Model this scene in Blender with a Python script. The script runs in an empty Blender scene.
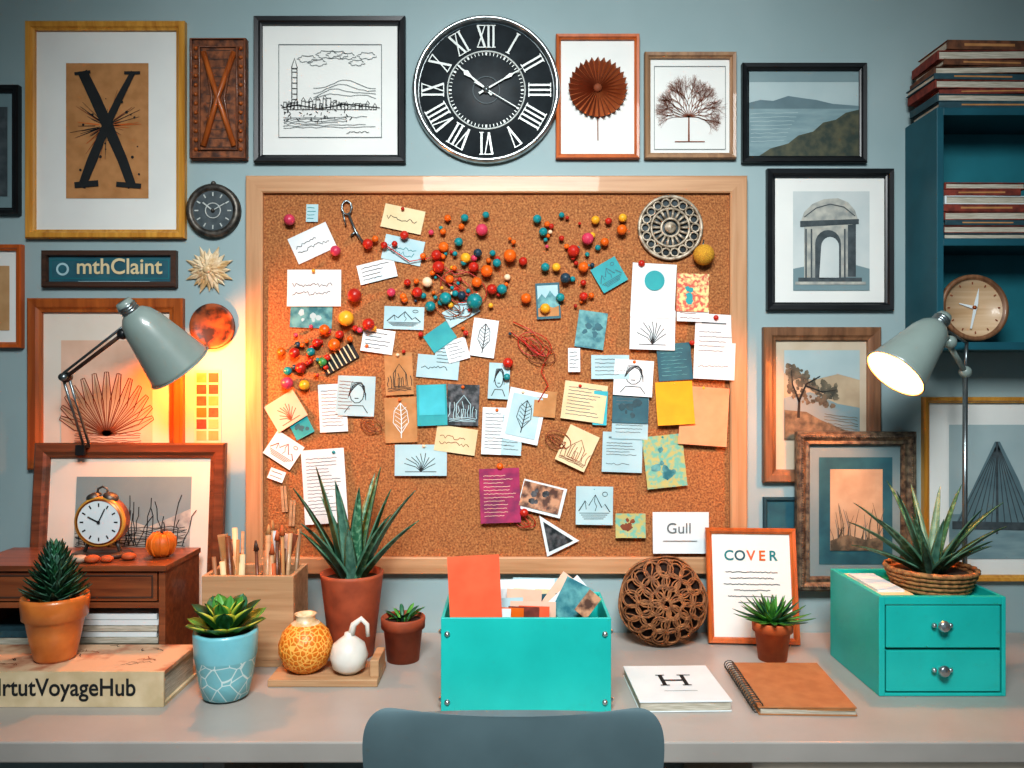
import bpy, bmesh, math, random
from math import sin, cos, pi, radians, sqrt
from mathutils import Matrix, Vector
random.seed(11)
sc = bpy.context.scene
sc.view_settings.view_transform = 'Standard'
try:
    sc.view_settings.look = 'Medium High Contrast'
except Exception:
    sc.view_settings.look = 'None'
sc.view_settings.exposure = 0.0

# ------------------------------------------------------------------ materials
def hx(s):
    s = s.lstrip('#')
    r = []
    for i in (0, 2, 4):
        c = int(s[i:i+2], 16) / 255
        r.append(c/12.92 if c <= .04045 else ((c+.055)/1.055)**2.4)
    return (r[0], r[1], r[2], 1)

def mat(name, c1, c2=None, rough=.6, metal=0, kind='noise', scale=20, bump=0.0, stretch=(1, 1, 1),
        emit=0, lo=.35, hi=.65, coat=0, detail=4, dist=0, bdist=.002):
    m = bpy.data.materials.new(name)
    m.use_nodes = True
    nt = m.node_tree
    b = nt.nodes['Principled BSDF']
    a1 = hx(c1)
    a2 = hx(c2) if c2 else (a1[0]*.85, a1[1]*.85, a1[2]*.85, 1)
    tc = nt.nodes.new('ShaderNodeTexCoord')
    mp = nt.nodes.new('ShaderNodeMapping')
    mp.inputs['Scale'].default_value = stretch
    nt.links.new(tc.outputs['Object'], mp.inputs['Vector'])
    if kind == 'noise':
        tx = nt.nodes.new('ShaderNodeTexNoise')
        tx.inputs['Scale'].default_value = scale
        tx.inputs['Detail'].default_value = detail
        tx.inputs['Distortion'].default_value = dist
        out = tx.outputs['Fac']
    else:
        tx = nt.nodes.new('ShaderNodeTexVoronoi')
        tx.inputs['Scale'].default_value = scale
        if kind == 'cells':
            tx.feature = 'DISTANCE_TO_EDGE'
        out = tx.outputs['Distance']
    nt.links.new(mp.outputs['Vector'], tx.inputs['Vector'])
    cr = nt.nodes.new('ShaderNodeValToRGB')
    cr.color_ramp.elements[0].position = lo
    cr.color_ramp.elements[1].position = hi
    cr.color_ramp.elements[0].color = a1
    cr.color_ramp.elements[1].color = a2
    nt.links.new(out, cr.inputs['Fac'])
    nt.links.new(cr.outputs['Color'], b.inputs['Base Color'])
    b.inputs['Roughness'].default_value = rough
    b.inputs['Metallic'].default_value = metal
    b.inputs['Coat Weight'].default_value = coat
    if emit:
        b.inputs['Emission Color'].default_value = a1
        b.inputs['Emission Strength'].default_value = emit
    if bump:
        bp = nt.nodes.new('ShaderNodeBump')
        bp.inputs['Strength'].default_value = bump
        bp.inputs['Distance'].default_value = bdist
        nt.links.new(out, bp.inputs['Height'])
        nt.links.new(bp.outputs['Normal'], b.inputs['Normal'])
    return m

def wood(name, c1, c2, axis='X', rough=.45, scale=3, coat=.15):
    st = {'X': (1.2, 22, 22), 'Y': (22, 1.2, 22), 'Z': (22, 22, 1.2)}[axis]
    return mat(name, c1, c2, rough=rough, scale=scale, stretch=st, bump=.25, detail=6, dist=.6, lo=.3, hi=.7, coat=coat, bdist=.001)

wallm = mat('wall_paint', '#9db0b2', '#94a8aa', rough=.9, scale=3, bump=.05)
floorm = wood('floor_wood', '#7d5a3c', '#5c402a', 'Y')
ceilm = mat('ceiling_paint', '#c5c8c6', '#bfc2c0', rough=.9)
deskm = mat('desk_laminate', '#aba6a0', '#a19c96', rough=.34, scale=5)
deskedge = mat('desk_edge', '#a09a94', '#958f89', rough=.45)
gold = wood('gilt_wood', '#d9a34c', '#b0762c', 'Z', rough=.3)
gold2 = wood('honey_wood', '#b8662c', '#8a451d', 'Z', rough=.4)
orangew = wood('orange_wood', '#c8682e', '#a6521e', 'Z', rough=.4)
lightw = wood('pale_wood', '#a98461', '#7f5f45', 'Z', rough=.5)
walnut = wood('walnut_wood', '#936a4c', '#62432e', 'Z', rough=.45)
boardw = wood('board_wood', '#c69a74', '#ae805a', 'X', rough=.5)
boardwz = wood('board_wood_upright', '#c69a74', '#ae805a', 'Z', rough=.5)
brownw = wood('brown_wood', '#7e4c32', '#543120', 'X', rough=.42)
chestw = wood('chest_wood', '#925634', '#633622', 'X', rough=.4, coat=.3)
darkw = wood('dark_wood', '#54392c', '#30221c', 'X', rough=.5)
carvedw = mat('carved_wood', '#8f5430', '#442619', rough=.5, scale=60, bump=.6)
orgw = wood('organizer_wood', '#c59f7a', '#a67e5a', 'X', rough=.55)
blackf = mat('black_frame_lacquer', '#181b1e', '#202326', rough=.35)
antique = mat('antique_frame', '#857661', '#433a33', rough=.5, scale=70, bump=.8, metal=.25)
paper = mat('mat_board', '#e4e5e0', '#dddeda', rough=.75, scale=6)
paperw = mat('warm_mat_board', '#e0d5c8', '#d8ccbd', rough=.75, scale=6)
white = mat('white_paper', '#dbe2e3', '#d1dadc', rough=.7, scale=12)
whiteb = mat('bluish_paper', '#aecbd0', '#9fbfc6', rough=.7, scale=12)
cream = mat('cream_paper', '#dccba4', '#d0bd92', rough=.7, scale=12)
kraft = mat('kraft_paper', '#bb8858', '#aa794a', rough=.8, scale=30)
tan = mat('tan_print', '#c49e74', '#b0885c', rough=.75, scale=14)
sepia = mat('sepia_print', '#bda98e', '#a69178', rough=.75, scale=14)
sepia2 = mat('sepia_mat', '#c4b6a2', '#baaa94', rough=.75, scale=14)
pinkish = mat('blush_paper', '#dfbca6', '#d2ac94', rough=.75, scale=12)
peach = mat('peach_paper', '#f09e74', '#e89268', rough=.7)
yellow = mat('yellow_paper', '#f0a414', '#e89a0e', rough=.7)
magenta = mat('magenta_paper', '#a92a5c', '#70204e', rough=.6, scale=25)
coral = mat('coral_card', '#e8643f', '#e25a36', rough=.6)
tealp = mat('teal_paper', '#249da2', '#1c8f96', rough=.6)
cyanp = mat('cyan_paper', '#3cb4c1', '#32a6b3', rough=.6)
tealphoto = mat('teal_photo', '#226874', '#64a1a2', rough=.5, scale=45)
dteal = mat('dark_teal_paper', '#215260', '#2e6470', rough=.6, scale=20)
darkphoto = mat('dark_photo', '#182024', '#5c5d60', rough=.45, scale=60, lo=.42, hi=.62)
brownphoto = mat('brown_photo', '#55392e', '#c09070', rough=.45, scale=45, lo=.4, hi=.6)
floral1 = mat('floral_print', '#e0d090', '#c85c4a', rough=.6, scale=110, lo=.42, hi=.58)
floral2 = mat('floral_print_green', '#6fae9c', '#b4ac6c', rough=.6, scale=90, lo=.42, hi=.58)
ink = mat('ink', '#15191b', '#1c2022', rough=.7)
inkg = mat('grey_ink', '#566063', '#626c6f', rough=.7)
inkb = mat('brown_ink', '#8a4a2c', '#763d24', rough=.7)
inkt = mat('teal_ink', '#157b82', '#107078', rough=.7)
inko = mat('orange_ink', '#cf6826', '#bf591c', rough=.7)
silver = mat('brushed_silver', '#c9cfcf', '#9ca4a6', rough=.28, metal=.9, scale=40)
steel = mat('steel', '#8f999b', '#777f82', rough=.3, metal=.85)
numm = mat('clock_numeral_metal', '#c4c9c5', '#b1b6b2', rough=.45, metal=.15)
clockface = mat('clock_face_black', '#22282c', '#2c3337', rough=.6, scale=30)
bronze = mat('aged_bronze', '#6f6961', '#403e3c', rough=.45, metal=.6, scale=60)
copper = mat('copper', '#c06f44', '#8c4a2a', rough=.35, metal=.7, scale=40)
terra = mat('terracotta', '#c06434', '#a4502a', rough=.65, scale=25, bump=.15)
terra2 = mat('dark_terracotta', '#a85436', '#8e452c', rough=.65, scale=25, bump=.15)
terra3 = mat('glazed_orange_pot', '#d4803e', '#bc672a', rough=.35, scale=18, coat=.3)
soil = mat('potting_soil', '#2a1d15', '#4a3527', rough=.95, scale=120, bump=.8)
teal = mat('teal_lacquer', '#22b9b0', '#1dada5', rough=.38, scale=8)
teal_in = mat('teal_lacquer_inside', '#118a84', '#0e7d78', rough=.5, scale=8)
shelfm = mat('shelf_teal_paint', '#1c5c6a', '#18515e', rough=.5, scale=8)
shelfin = mat('shelf_inside_paint', '#247a86', '#1e6d78', rough=.6, scale=8)
lampm = mat('lamp_enamel', '#8d9c97', '#83928d', rough=.33, coat=.4, scale=10)
lampin = mat('lamp_reflector', '#f3ead8', '#efe4cf', rough=.4)
bulbm = mat('glowing_bulb', '#ffb566', '#ffb566', emit=12)
chairm = mat('chair_plastic', '#5f7378', '#586b70', rough=.36, scale=10, coat=.25)
legm = mat('chair_leg_metal', '#8b9294', '#7a8183', rough=.3, metal=.8)
g_dark = mat('leaf_dark_green', '#23523c', '#387653', rough=.42, scale=50)
g_aloe = mat('leaf_spotted_green', '#336a4e', '#86b594', rough=.4, scale=90, lo=.47, hi=.74)
g_mid = mat('leaf_green', '#40853a', '#68aa48', rough=.42, scale=30)
g_lime = mat('leaf_lime_edge', '#d0bc44', '#94b440', rough=.45, scale=40)
g_grey = mat('leaf_grey_green', '#5c8670', '#3c6650', rough=.5, scale=40)
g_blue = mat('leaf_blue_green', '#467666', '#6a9985', rough=.5, scale=60)
bluepot = mat('blue_glaze', '#82c5cf', '#76bac5', rough=.35, coat=.3)
hexpot = mat('hex_relief_glaze', '#cfe0de', '#7ab7bf', rough=.4, kind='cells', scale=38, lo=.02, hi=.05, bump=.6)
honeyv = mat('honeycomb_glaze', '#eeb45c', '#d07418', rough=.45, kind='cells', scale=95, lo=.04, hi=.14, bump=1.0)
whitec = mat('white_ceramic', '#dcd8d0', '#d0cbc2', rough=.35, coat=.3)
twine = mat('rattan_twine', '#a06d45', '#664026', rough=.65, scale=80)
darkfill = mat('added_dark_fill', '#2c180e', '#1e1009', rough=.9)
basket = mat('woven_basket', '#b48352', '#7a5333', rough=.8, scale=120, bump=.6)
notebook = mat('kraft_cover', '#ad7a50', '#a06c44', rough=.7, scale=30)
redbook = mat('red_cloth_cover', '#883c2e', '#602a22', rough=.7, scale=60)
brownbook = mat('brown_cloth_cover', '#764b33', '#513425', rough=.7, scale=60)
bluebook = mat('slate_cloth_cover', '#30525c', '#27464f', rough=.7, scale=60)
pagem = mat('page_block', '#cdc8ba', '#98917f', rough=.8, scale=30, stretch=(1, 1, 40))
bookspine = mat('cream_book_spine', '#d6c3a2', '#c0ac88', rough=.7, scale=18)
bookcover = mat('illustrated_book_cover', '#aa7054', '#d0b090', rough=.6, scale=16, lo=.38, hi=.54)
pebble = mat('pebble', '#b9a795', '#8f7c6b', rough=.6, scale=60)
orangeball = mat('orange_gourd', '#d97422', '#bc5c16', rough=.5, scale=30)
paper_copper = mat('copper_paper', '#cf7e50', '#b8663a', rough=.4, scale=30)
PC = {
 'R': mat('pin_red', '#bc3022', '#a8261a', rough=.35), 'P': mat('pin_pink', '#cc4664', '#c03c58', rough=.35),
 'Y': mat('pin_yellow', '#e4ac34', '#d89e28', rough=.35), 'T': mat('pin_teal', '#188a90', '#147f85', rough=.35),
 'O': mat('pin_orange', '#dc6a1e', '#cf5e16', rough=.35), 'W': mat('pin_cream', '#e6d0b0', '#dcc4a6', rough=.4),
 'B': mat('pin_navy', '#264252', '#1e3846', rough=.4), 'G': mat('pin_green', '#449452', '#3a8848', rough=.4)}

def make_cork():
    m = bpy.data.materials.new('cork'); m.use_nodes = True
    nt = m.node_tree; b = nt.nodes['Principled BSDF']
    tc = nt.nodes.new('ShaderNodeTexCoord')
    n1 = nt.nodes.new('ShaderNodeTexNoise'); n1.inputs['Scale'].default_value = 210; n1.inputs['Detail'].default_value = 3
    v = nt.nodes.new('ShaderNodeTexVoronoi'); v.inputs['Scale'].default_value = 170
    nt.links.new(tc.outputs['Object'], n1.inputs['Vector']); nt.links.new(tc.outputs['Object'], v.inputs['Vector'])
    c1 = nt.nodes.new('ShaderNodeValToRGB')
    e = c1.color_ramp.elements
    e[0].position = .32; e[0].color = hx('#7a4a2a'); e[1].position = .7; e[1].color = hx('#bd8350')
    x = e.new(.5); x.color = hx('#a0663c')
    nt.links.new(n1.outputs['Fac'], c1.inputs['Fac'])
    c2 = nt.nodes.new('ShaderNodeValToRGB')
    c2.color_ramp.elements[0].position = .0; c2.color_ramp.elements[0].color = (.5, .45, .4, 1)
    c2.color_ramp.elements[1].position = .3; c2.color_ramp.elements[1].color = (1, 1, 1, 1)
    nt.links.new(v.outputs['Distance'], c2.inputs['Fac'])
    mx = nt.nodes.new('ShaderNodeMix'); mx.data_type = 'RGBA'; mx.blend_type = 'MULTIPLY'
    mx.inputs['Factor'].default_value = .45
    nt.links.new(c1.outputs['Color'], mx.inputs['A']); nt.links.new(c2.outputs['Color'], mx.inputs['B'])
    nt.links.new(mx.outputs['Result'], b.inputs['Base Color'])
    bp = nt.nodes.new('ShaderNodeBump'); bp.inputs['Strength'].default_value = .5; bp.inputs['Distance'].default_value = .002
    nt.links.new(n1.outputs['Fac'], bp.inputs['Height']); nt.links.new(bp.outputs['Normal'], b.inputs['Normal'])
    b.inputs['Roughness'].default_value = .9
    return m
cork = make_cork()

# ------------------------------------------------------------------ mesh builder
class MB:
    def __init__(s, name, M=None):
        s.name = name; s.M = M or Matrix.Identity(4)
        s.v = []; s.f = []; s.mi = []; s.sm = []; s.mats = []
        s.flip = s.M.to_3x3().determinant() < 0
    def slot(s, m):
        if m not in s.mats: s.mats.append(m)
        return s.mats.index(m)
    def add(s, vs, fs, m, smooth=False, T=None):
        M = s.M @ T if T is not None else s.M
        rev = M.to_3x3().determinant() < 0
        n = len(s.v)
        s.v += [M @ Vector(p) for p in vs]
        for i, f in enumerate(fs):
            g = [n + k for k in f]
            if rev: g.reverse()
            s.f.append(g)
            mm = m[i] if isinstance(m, list) else m
            s.mi.append(s.slot(mm)); s.sm.append(smooth)
    def box(s, x0, x1, y0, y1, z0, z1, m, T=None):
        vs = [(x, y, z) for z in (z0, z1) for y in (y0, y1) for x in (x0, x1)]
        fs = [(0, 2, 3, 1), (4, 5, 7, 6), (0, 1, 5, 4), (2, 6, 7, 3), (0, 4, 6, 2), (1, 3, 7, 5)]
        s.add(vs, fs, m, False, T)
    def lathe(s, prof, m, c=(0, 0, 0), T=None, seg=36, smooth=True):
        vs = []; fs = []; ms = []
        n = len(prof)
        for j in range(seg):
            a = 2*pi*j/seg
            for (r, z) in prof: vs.append((c[0]+max(r, 1e-5)*cos(a), c[1]+max(r, 1e-5)*sin(a), c[2]+z))
        for j in range(seg):
            k = (j+1) % seg
            for i in range(n-1):
                fs.append((j*n+i, k*n+i, k*n+i+1, j*n+i+1))
                ms.append(m[i] if isinstance(m, list) else m)
        s.add(vs, fs, ms, smooth, T)
    def sphere(s, c, r, m, scl=(1, 1, 1), seg=14, rings=9, T=None):
        prof = [(r*sin(pi*i/rings), -r*cos(pi*i/rings)) for i in range(rings+1)]
        TT = Matrix.Translation(c) @ Matrix.Diagonal((scl[0], scl[1], scl[2], 1))
        if T is not None: TT = T @ TT
        s.lathe(prof, m, T=TT, seg=seg)
    def tube(s, pts, r, m, seg=8, closed=False, T=None):
        P = [Vector(p) for p in pts]; n = len(P); vs = []; fs = []
        up = None
        for i in range(n):
            a = P[(i-1) % n] if (closed or i > 0) else P[i]
            b = P[(i+1) % n] if (closed or i < n-1) else P[i]
            d = (b-a)
            d = d.normalized() if d.length > 1e-9 else Vector((0, 0, 1))
            if up is None:
                up = Vector((0, 0, 1)) if abs(d.z) < .9 else Vector((1, 0, 0))
            x = d.cross(up)
            if x.length < 1e-6: x = d.orthogonal()
            x.normalize(); y = x.cross(d).normalized(); up = y
            rr = r[i] if isinstance(r, (list, tuple)) else r
            for k in range(seg):
                t = 2*pi*k/seg
                vs.append(P[i] + x*rr*cos(t) + y*rr*sin(t))
        lim = n if closed else n-1
        for i in range(lim):
            j = (i+1) % n
            for k in range(seg):
                l = (k+1) % seg
                fs.append((i*seg+k, i*seg+l, j*seg+l, j*seg+k))
        if not closed:
            fs.append(tuple(range(seg))[::-1]); fs.append(tuple((n-1)*seg+k for k in range(seg)))
        s.add(vs, fs, m, True, T)
    def ribbon(s, pts, w, m, h=0, T=None):
        n = len(pts); vs = []; fs = []
        for i in range(n):
            a = pts[max(i-1, 0)]; b = pts[min(i+1, n-1)]
            dx, dy = b[0]-a[0], b[1]-a[1]; L = math.hypot(dx, dy) or 1
            nx, ny = -dy/L, dx/L
            ww = (w[i] if isinstance(w, (list, tuple)) else w)/2
            hh = h(*pts[i]) if callable(h) else h
            vs.append((pts[i][0]+nx*ww, pts[i][1]+ny*ww, hh)); vs.append((pts[i][0]-nx*ww, pts[i][1]-ny*ww, hh))
        for i in range(n-1): fs.append((2*i, 2*i+1, 2*i+3, 2*i+2))
        s.add(vs, fs, m, False, T)
    def poly(s, pts, m, h=0, T=None):
        s.add([(p[0], p[1], h(p[0], p[1]) if callable(h) else h) for p in pts], [tuple(range(len(pts)))], m, False, T)
    def rect(s, x0, y0, x1, y1, m, h=0, T=None):
        s.poly([(x0, y0), (x1, y0), (x1, y1), (x0, y1)], m, h, T)
    def disc(s, cx, cy, r, m, h=0, T=None, n=28):
        s.poly([(cx+r*cos(2*pi*i/n), cy+r*sin(2*pi*i/n)) for i in range(n)], m, h, T)
    def frame(s, x0, y0, x1, y1, prof, m, T=None, m2=None):
        if x0 > x1: x0, x1 = x1, x0
        if y0 > y1: y0, y1 = y1, y0
        vs = []; fs = []; ms = []
        for (d, h) in prof:
            vs += [(x0+d, y0+d, h), (x1-d, y0+d, h), (x1-d, y1-d, h), (x0+d, y1-d, h)]
        for i in range(len(prof)-1):
            for k in range(4):
                l = (k+1) % 4
                fs.append((4*i+k, 4*i+l, 4*i+4+l, 4*i+4+k))
                ms.append(m if (k % 2 == 0 or m2 is None) else m2)
        s.add(vs, fs, ms, False, T)
    def text(s, txt, cx, cy, size, m, h, T=None, off=0, sx=1.0, ext=0):
        cu = bpy.data.curves.new('t', 'FONT'); cu.body = txt; cu.size = 1
        cu.align_x = 'CENTER'; cu.align_y = 'CENTER'; cu.offset = off; cu.extrude = ext
        ob = bpy.data.objects.new('t', cu); sc.collection.objects.link(ob)
        dg = bpy.context.evaluated_depsgraph_get()
        me = ob.evaluated_get(dg).to_mesh()
        sg = -1 if s.flip else 1
        vs = [(cx+v.co.x*size*sx, cy+sg*v.co.y*size, h+v.co.z*size) for v in me.vertices]
        fs = [tuple(p.vertices) for p in me.polygons]
        s.add(vs, fs, m, False, T)
        bpy.data.objects.remove(ob); bpy.data.curves.remove(cu)
    def leaf(s, base, az, e0, e1, L, W, th, m, m2=None, n=8, cup=.3, shape='aloe', pw=1.3):
        pos = Vector(base); hor = Vector((cos(az), sin(az), 0)); side = Vector((-sin(az), cos(az), 0)); Z = Vector((0, 0, 1))
        vs = []; fs = []; ms = []
        m2 = m2 or m
        for i in range(n+1):
            t = i/n; e = e0+(e1-e0)*t**pw
            d = hor*cos(e)+Z*sin(e); nr = -hor*sin(e)+Z*cos(e)
            if shape == 'aloe': w = W*(max(1-t, 0)**.75)*(1+.25*t)
            elif shape == 'broad': w = W*(.35+.65*sin(pi*min(t*1.15, 1)**1.2*.62))*(1-t**4)**.7
            else: w = W*(sin(pi*(.12+.88*t))**.8 if t < 1 else 0)
            w = max(w, W*.01)
            vs += [pos-side*w+nr*cup*w, pos-side*w*.72+nr*cup*w*.4, pos, pos+side*w*.72+nr*cup*w*.4, pos+side*w+nr*cup*w, pos-nr*th*(1-.8*t)]
            pos = pos+d*(L/n)
        for i in range(n):
            a = 6*i; b = 6*i+6
            for k in range(6):
                l = (k+1) % 6
                fs.append((a+k, a+l, b+l, b+k)); ms.append(m2 if k in (0, 3) else m)
        s.add(vs, fs, ms, True)
    def build(s, bevel=0, sub=0, parent=None, seg=2):
        lo = Vector([min(v[i] for v in s.v) for i in range(3)]); hi = Vector([max(v[i] for v in s.v) for i in range(3)])
        c = (lo+hi)/2
        me = bpy.data.meshes.new(s.name)
        me.from_pydata([v-c for v in s.v], [], s.f)
        for m in s.mats: me.materials.append(m)
        me.polygons.foreach_set('material_index', s.mi)
        me.polygons.foreach_set('use_smooth', s.sm)
        bm = bmesh.new(); bm.from_mesh(me)
        bmesh.ops.recalc_face_normals(bm, faces=bm.faces); bm.to_mesh(me); bm.free()
        me.update()
        ob = bpy.data.objects.new(s.name, me); ob.location = c
        sc.collection.objects.link(ob)
        if bevel:
            md = ob.modifiers.new('bevel', 'BEVEL'); md.width = bevel; md.segments = seg; md.limit_method = 'ANGLE'; md.angle_limit = radians(40)
        if sub:
            md = ob.modifiers.new('sub', 'SUBSURF'); md.levels = sub; md.render_levels = sub
        if parent: ob.parent = parent
        return ob

# wall elevation grid: 2.5 mm units, u to the right, v down, h out of the wall
ZC = 1.37
def wallM(t=.02):
    k = (2-t)/2; a = k/400
    return Matrix(((a, 0, 0, -512*a), (0, 0, -1/400, 0), (0, -a, 0, ZC+384*a), (0, 0, 0, 1)))
def faceM(x, y, z, lean=0, yaw=0, s=1, flip=False):
    f = -1 if flip else 1
    R = Matrix(((1, 0, 0, 0), (0, sin(lean), -cos(lean), 0), (0, cos(lean), sin(lean), 0), (0, 0, 0, 1)))
    return Matrix.Translation((x, y, z)) @ Matrix.Rotation(yaw, 4, 'Z') @ R @ Matrix.Diagonal((s, f*s, s, 1))
def rz(a, x=0, y=0, z=0): return Matrix.Translation((x, y, z)) @ Matrix.Rotation(radians(a), 4, 'Z')

def single(name, x0, x1, y0, y1, z0, z1, m):
    b = MB(name); b.box(x0, x1, y0, y1, z0, z1, m); return b.build()

# ------------------------------------------------------------------ room
single('wall_back', -2.1, 2.1, 0, .1, 0, 2.75, wallm)
single('wall_left', -2.2, -2.1, -4.2, .1, 0, 2.75, wallm)
single('wall_right', 2.1, 2.2, -4.2, .1, 0, 2.75, wallm)
single('floor', -2.2, 2.2, -4.2, .1, -.1, 0, floorm)
single('ceiling', -2.2, 2.2, -4.2, .1, 2.75, 2.85, ceilm)
single('baseboard_back', -2.1, 2.1, -.015, 0, 0, .09, ceilm)

# ------------------------------------------------------------------ desk
d = MB('desk')
d.box(-1.55, 1.55, -.615, -.002, .713, .75, deskm)
for x in (-1.5, -.55):
    d.box(x, x+.04, -.58, -.04, 0, .713, deskedge)
d.box(.42, 1.5, -.6, -.04, .03, .7125, paperw)
for i in range(3):
    d.box(.43, .95, -.612, -.6, .06+i*.215, .26+i*.215, paperw)
    d.box(.97, 1.49, -.612, -.6, .06+i*.215, .26+i*.215, paperw)
d.build(.003)

# ------------------------------------------------------------------ picture frames on the wall
def prof(w, dd):
    return [(0, .2), (0, dd*.8), (w*.12, dd), (w*.62, dd*.92), (w*.8, dd*.7), (w, dd*.62), (w, 1.5)]
def picture(name, x0, y0, x1, y1, w, fm, bg, art=None, dd=8, t=.02, M=None, bev=0):
    b = MB(name, M or wallM(t))
    b.frame(x0, y0, x1, y1, prof(w, dd), fm)
    b.rect(x0+w-.5, y0+w-.5, x1-w+.5, y1-w+.5, bg, 2)
    if art: art(b)
    return b.build()
def jl(p, q, n, j):
    return [(p[0]+(q[0]-p[0])*i/n+random.uniform(-j, j), p[1]+(q[1]-p[1])*i/n+random.uniform(-j, j)) for i in range(n+1)]

def art_x(b):
    b.rect(63, 61, 146, 197, kraft, 2.6)
    c = (104, 124)
    for i in range(52):
        a = random.uniform(0, 2*pi); r = random.uniform(14, 38); r0 = random.uniform(3, 12)
        b.ribbon([(c[0]+r0*cos(a), c[1]+r0*sin(a)), (c[0]+r*cos(a), c[1]+r*sin(a))], [random.uniform(.6, 1.6), .3], random.choice([ink, ink, inkb, inko]), 3)
    b.ribbon([(80, 70), (92, 95), (106, 126), (120, 158), (130, 186)], [10, 11, 11, 10, 9], ink, 3.4)
    b.ribbon([(131, 70), (118, 95), (103, 126), (90, 158), (79, 186)], [5, 7, 8, 10, 8], ink, 3.5)
    b.ribbon([(72, 184), (96, 182)], 6, ink, 3.6); b.ribbon([(114, 183), (139, 185)], 5, ink, 3.6)
    b.ribbon([(72, 72), (88, 70)], 3, ink, 3.6); b.ribbon([(122, 71), (138, 71)], 3, ink, 3.6)
    for i in range(16):
        b.disc(random.uniform(72, 138), random.uniform(80, 175), random.uniform(.6, 1.6), ink, 3.2, n=8)
picture('gilt_picture_frame', 24, 20, 184, 238, 9, gold, paper, art_x)

b = MB('carved_wood_panel', wallM(.02))
b.box(190, 246, 38, 159, .2, 7, carvedw)
for (o, hh) in ((1, 8.5), (9, 8)):
    b.tube([(190+o, 38+o, hh), (246-o, 38+o, hh), (246-o, 159-o, hh), (190+o, 159-o, hh)], 1.5, brownw, 6, True)
b.tube([(203, 52, 7.5), (218, 98, 9), (234, 146, 7.5)], [3, 2.6, 3], gold2)
b.tube([(234, 52, 7.5), (218, 98, 9), (203, 146, 7.5)], [3, 2.6, 3], gold2)
for s_ in (-1, 1):
    b.tube([(218+s_*14, 55, 7.5), (218+s_*6, 98, 8), (218+s_*14, 143, 7.5)], 1.4, brownw, 6)
for i in range(12):
    b.sphere((195.5, 48+i*9.2, 7), 2.2, gold2, seg=8, rings=5); b.sphere((240.5, 48+i*9.2, 7), 2.2, gold2, seg=8, rings=5)
    b.ribbon([(206, 50+i*8.8), (230, 50+i*8.8)], .8, darkw, 7.3)
b.build()

def art_city(b):
    h = 3
    b.frame(277, 42, 381, 136, [(0, h), (.6, h)], inkg)  # thin grey outline paints the shade line of the mat opening
    base = 104
    b.ribbon([(280, 106), (296, 103), (318, 107), (345, 102), (379, 106)], .7, ink, h)
    for k in range(7):
        cx = 306+k*10; cy = 58+random.uniform(-6, 5)
        r = random.uniform(5, 8); n = 18
        b.ribbon([(cx+(r+1.2*sin(t*2.2))*1.4*cos(t*.35), cy+(r*.5+.8*sin(t*2.2))*sin(t*.35)) for t in range(n)], .5, inkg, h)
    for k in range(4):
        y0 = 86+k*4
        b.ribbon([(312+i*4.2, y0+2*sin(i*.6+k)-6*sin(i/15*pi)+random.uniform(-.5, .5)) for i in range(16)], .45, inkg, h)
    b.frame(290, 66, 296, 104, [(0, h), (.8, h)], ink); b.ribbon([(290, 66), (293, 56), (296, 66)], .8, ink, h)
    for k in range(6): b.ribbon([(291, 70+k*5.5), (295.5, 70+k*5.5)], .6, ink, h)
    for k in range(26):
        x = 282+k*3.6; hh = random.uniform(2, 10)*(1 if k < 18 else .5)
        b.frame(x, base-hh+2, x+random.uniform(2.5, 5), base+4, [(0, h), (.55, h)], ink)
        if k % 2: b.ribbon([(x, base-hh+2), (x+2, base-hh-1.5), (x+4, base-hh+2)], .6, ink, h)
    for k in range(70):
        x = random.uniform(281, 350); y = random.uniform(100, 120)
        b.ribbon([(x, y), (x+random.uniform(-3, 3), y+random.uniform(-3, 3))], .7, ink, h)
    for k in range(6): b.ribbon(jl((282, 116+k*2), (random.uniform(330, 378), 115+k*2), 14, .8), .45, inkg, h)
    b.ribbon(jl((345, 131), (368, 130), 12, 1), .5, ink, h)
picture('black_picture_frame', 253, 15, 405, 162, 8, blackf, paper, art_city)

# wall clock with roman numerals
b = MB('roman_numeral_wall_clock', wallM(.03))
cx, cy = 486, 87
b.lathe([(0, 3), (68, 3), (68, .2)], clockface, (cx, cy, 0), seg=64)
b.lathe([(67, .2), (73, 1), (75, 5), (73.5, 9), (71, 10.5), (69.5, 8), (69, 3)], silver, (cx, cy, 0), seg=72)
for (r0, r1, hh) in ((38.5, 40, 4.2), (13, 14, 4)):
    b.lathe([(r0, 3), (r0, hh), (r1, hh), (r1, 3)], numm if r0 > 20 else inkg, (cx, cy, 0), seg=56)
NUM = ['XII', 'I', 'II', 'III', 'IIII', 'V', 'VI', 'VII', 'VIII', 'IX', 'X', 'XI']
for k, s_ in enumerate(NUM):
    T = rz(k*30, cx, cy)
    wd = {'I': 5.0, 'V': 9.6, 'X': 9.6}
    W = sum(wd[c] for c in s_); x = -W/2
    ri, ro = -43, -65
    for c in s_:
        m_ = x+wd[c]/2
        if c == 'I': b.ribbon([(m_, ri), (m_, ro)], 2.1, numm, 4.4, T)
        if c == 'V':
            b.ribbon([(m_-3.7, ro), (m_, ri)], 2.3, numm, 4.4, T); b.ribbon([(m_+3.7, ro), (m_, ri)], 1.2, numm, 4.5, T)
        if c == 'X':
            b.ribbon([(m_-3.7, ro), (m_+3.7, ri)], 2.3, numm, 4.4, T); b.ribbon([(m_+3.7, ro), (m_-3.7, ri)], 1.2, numm, 4.5, T)
        b.ribbon([(x+.3, ro), (x+wd[c]-.3, ro)], 1.0, numm, 4.6, T)
        if c != 'V': b.ribbon([(x+.3, ri), (x+wd[c]-.3, ri)], 1.0, numm, 4.6, T)
        x += wd[c]
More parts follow.
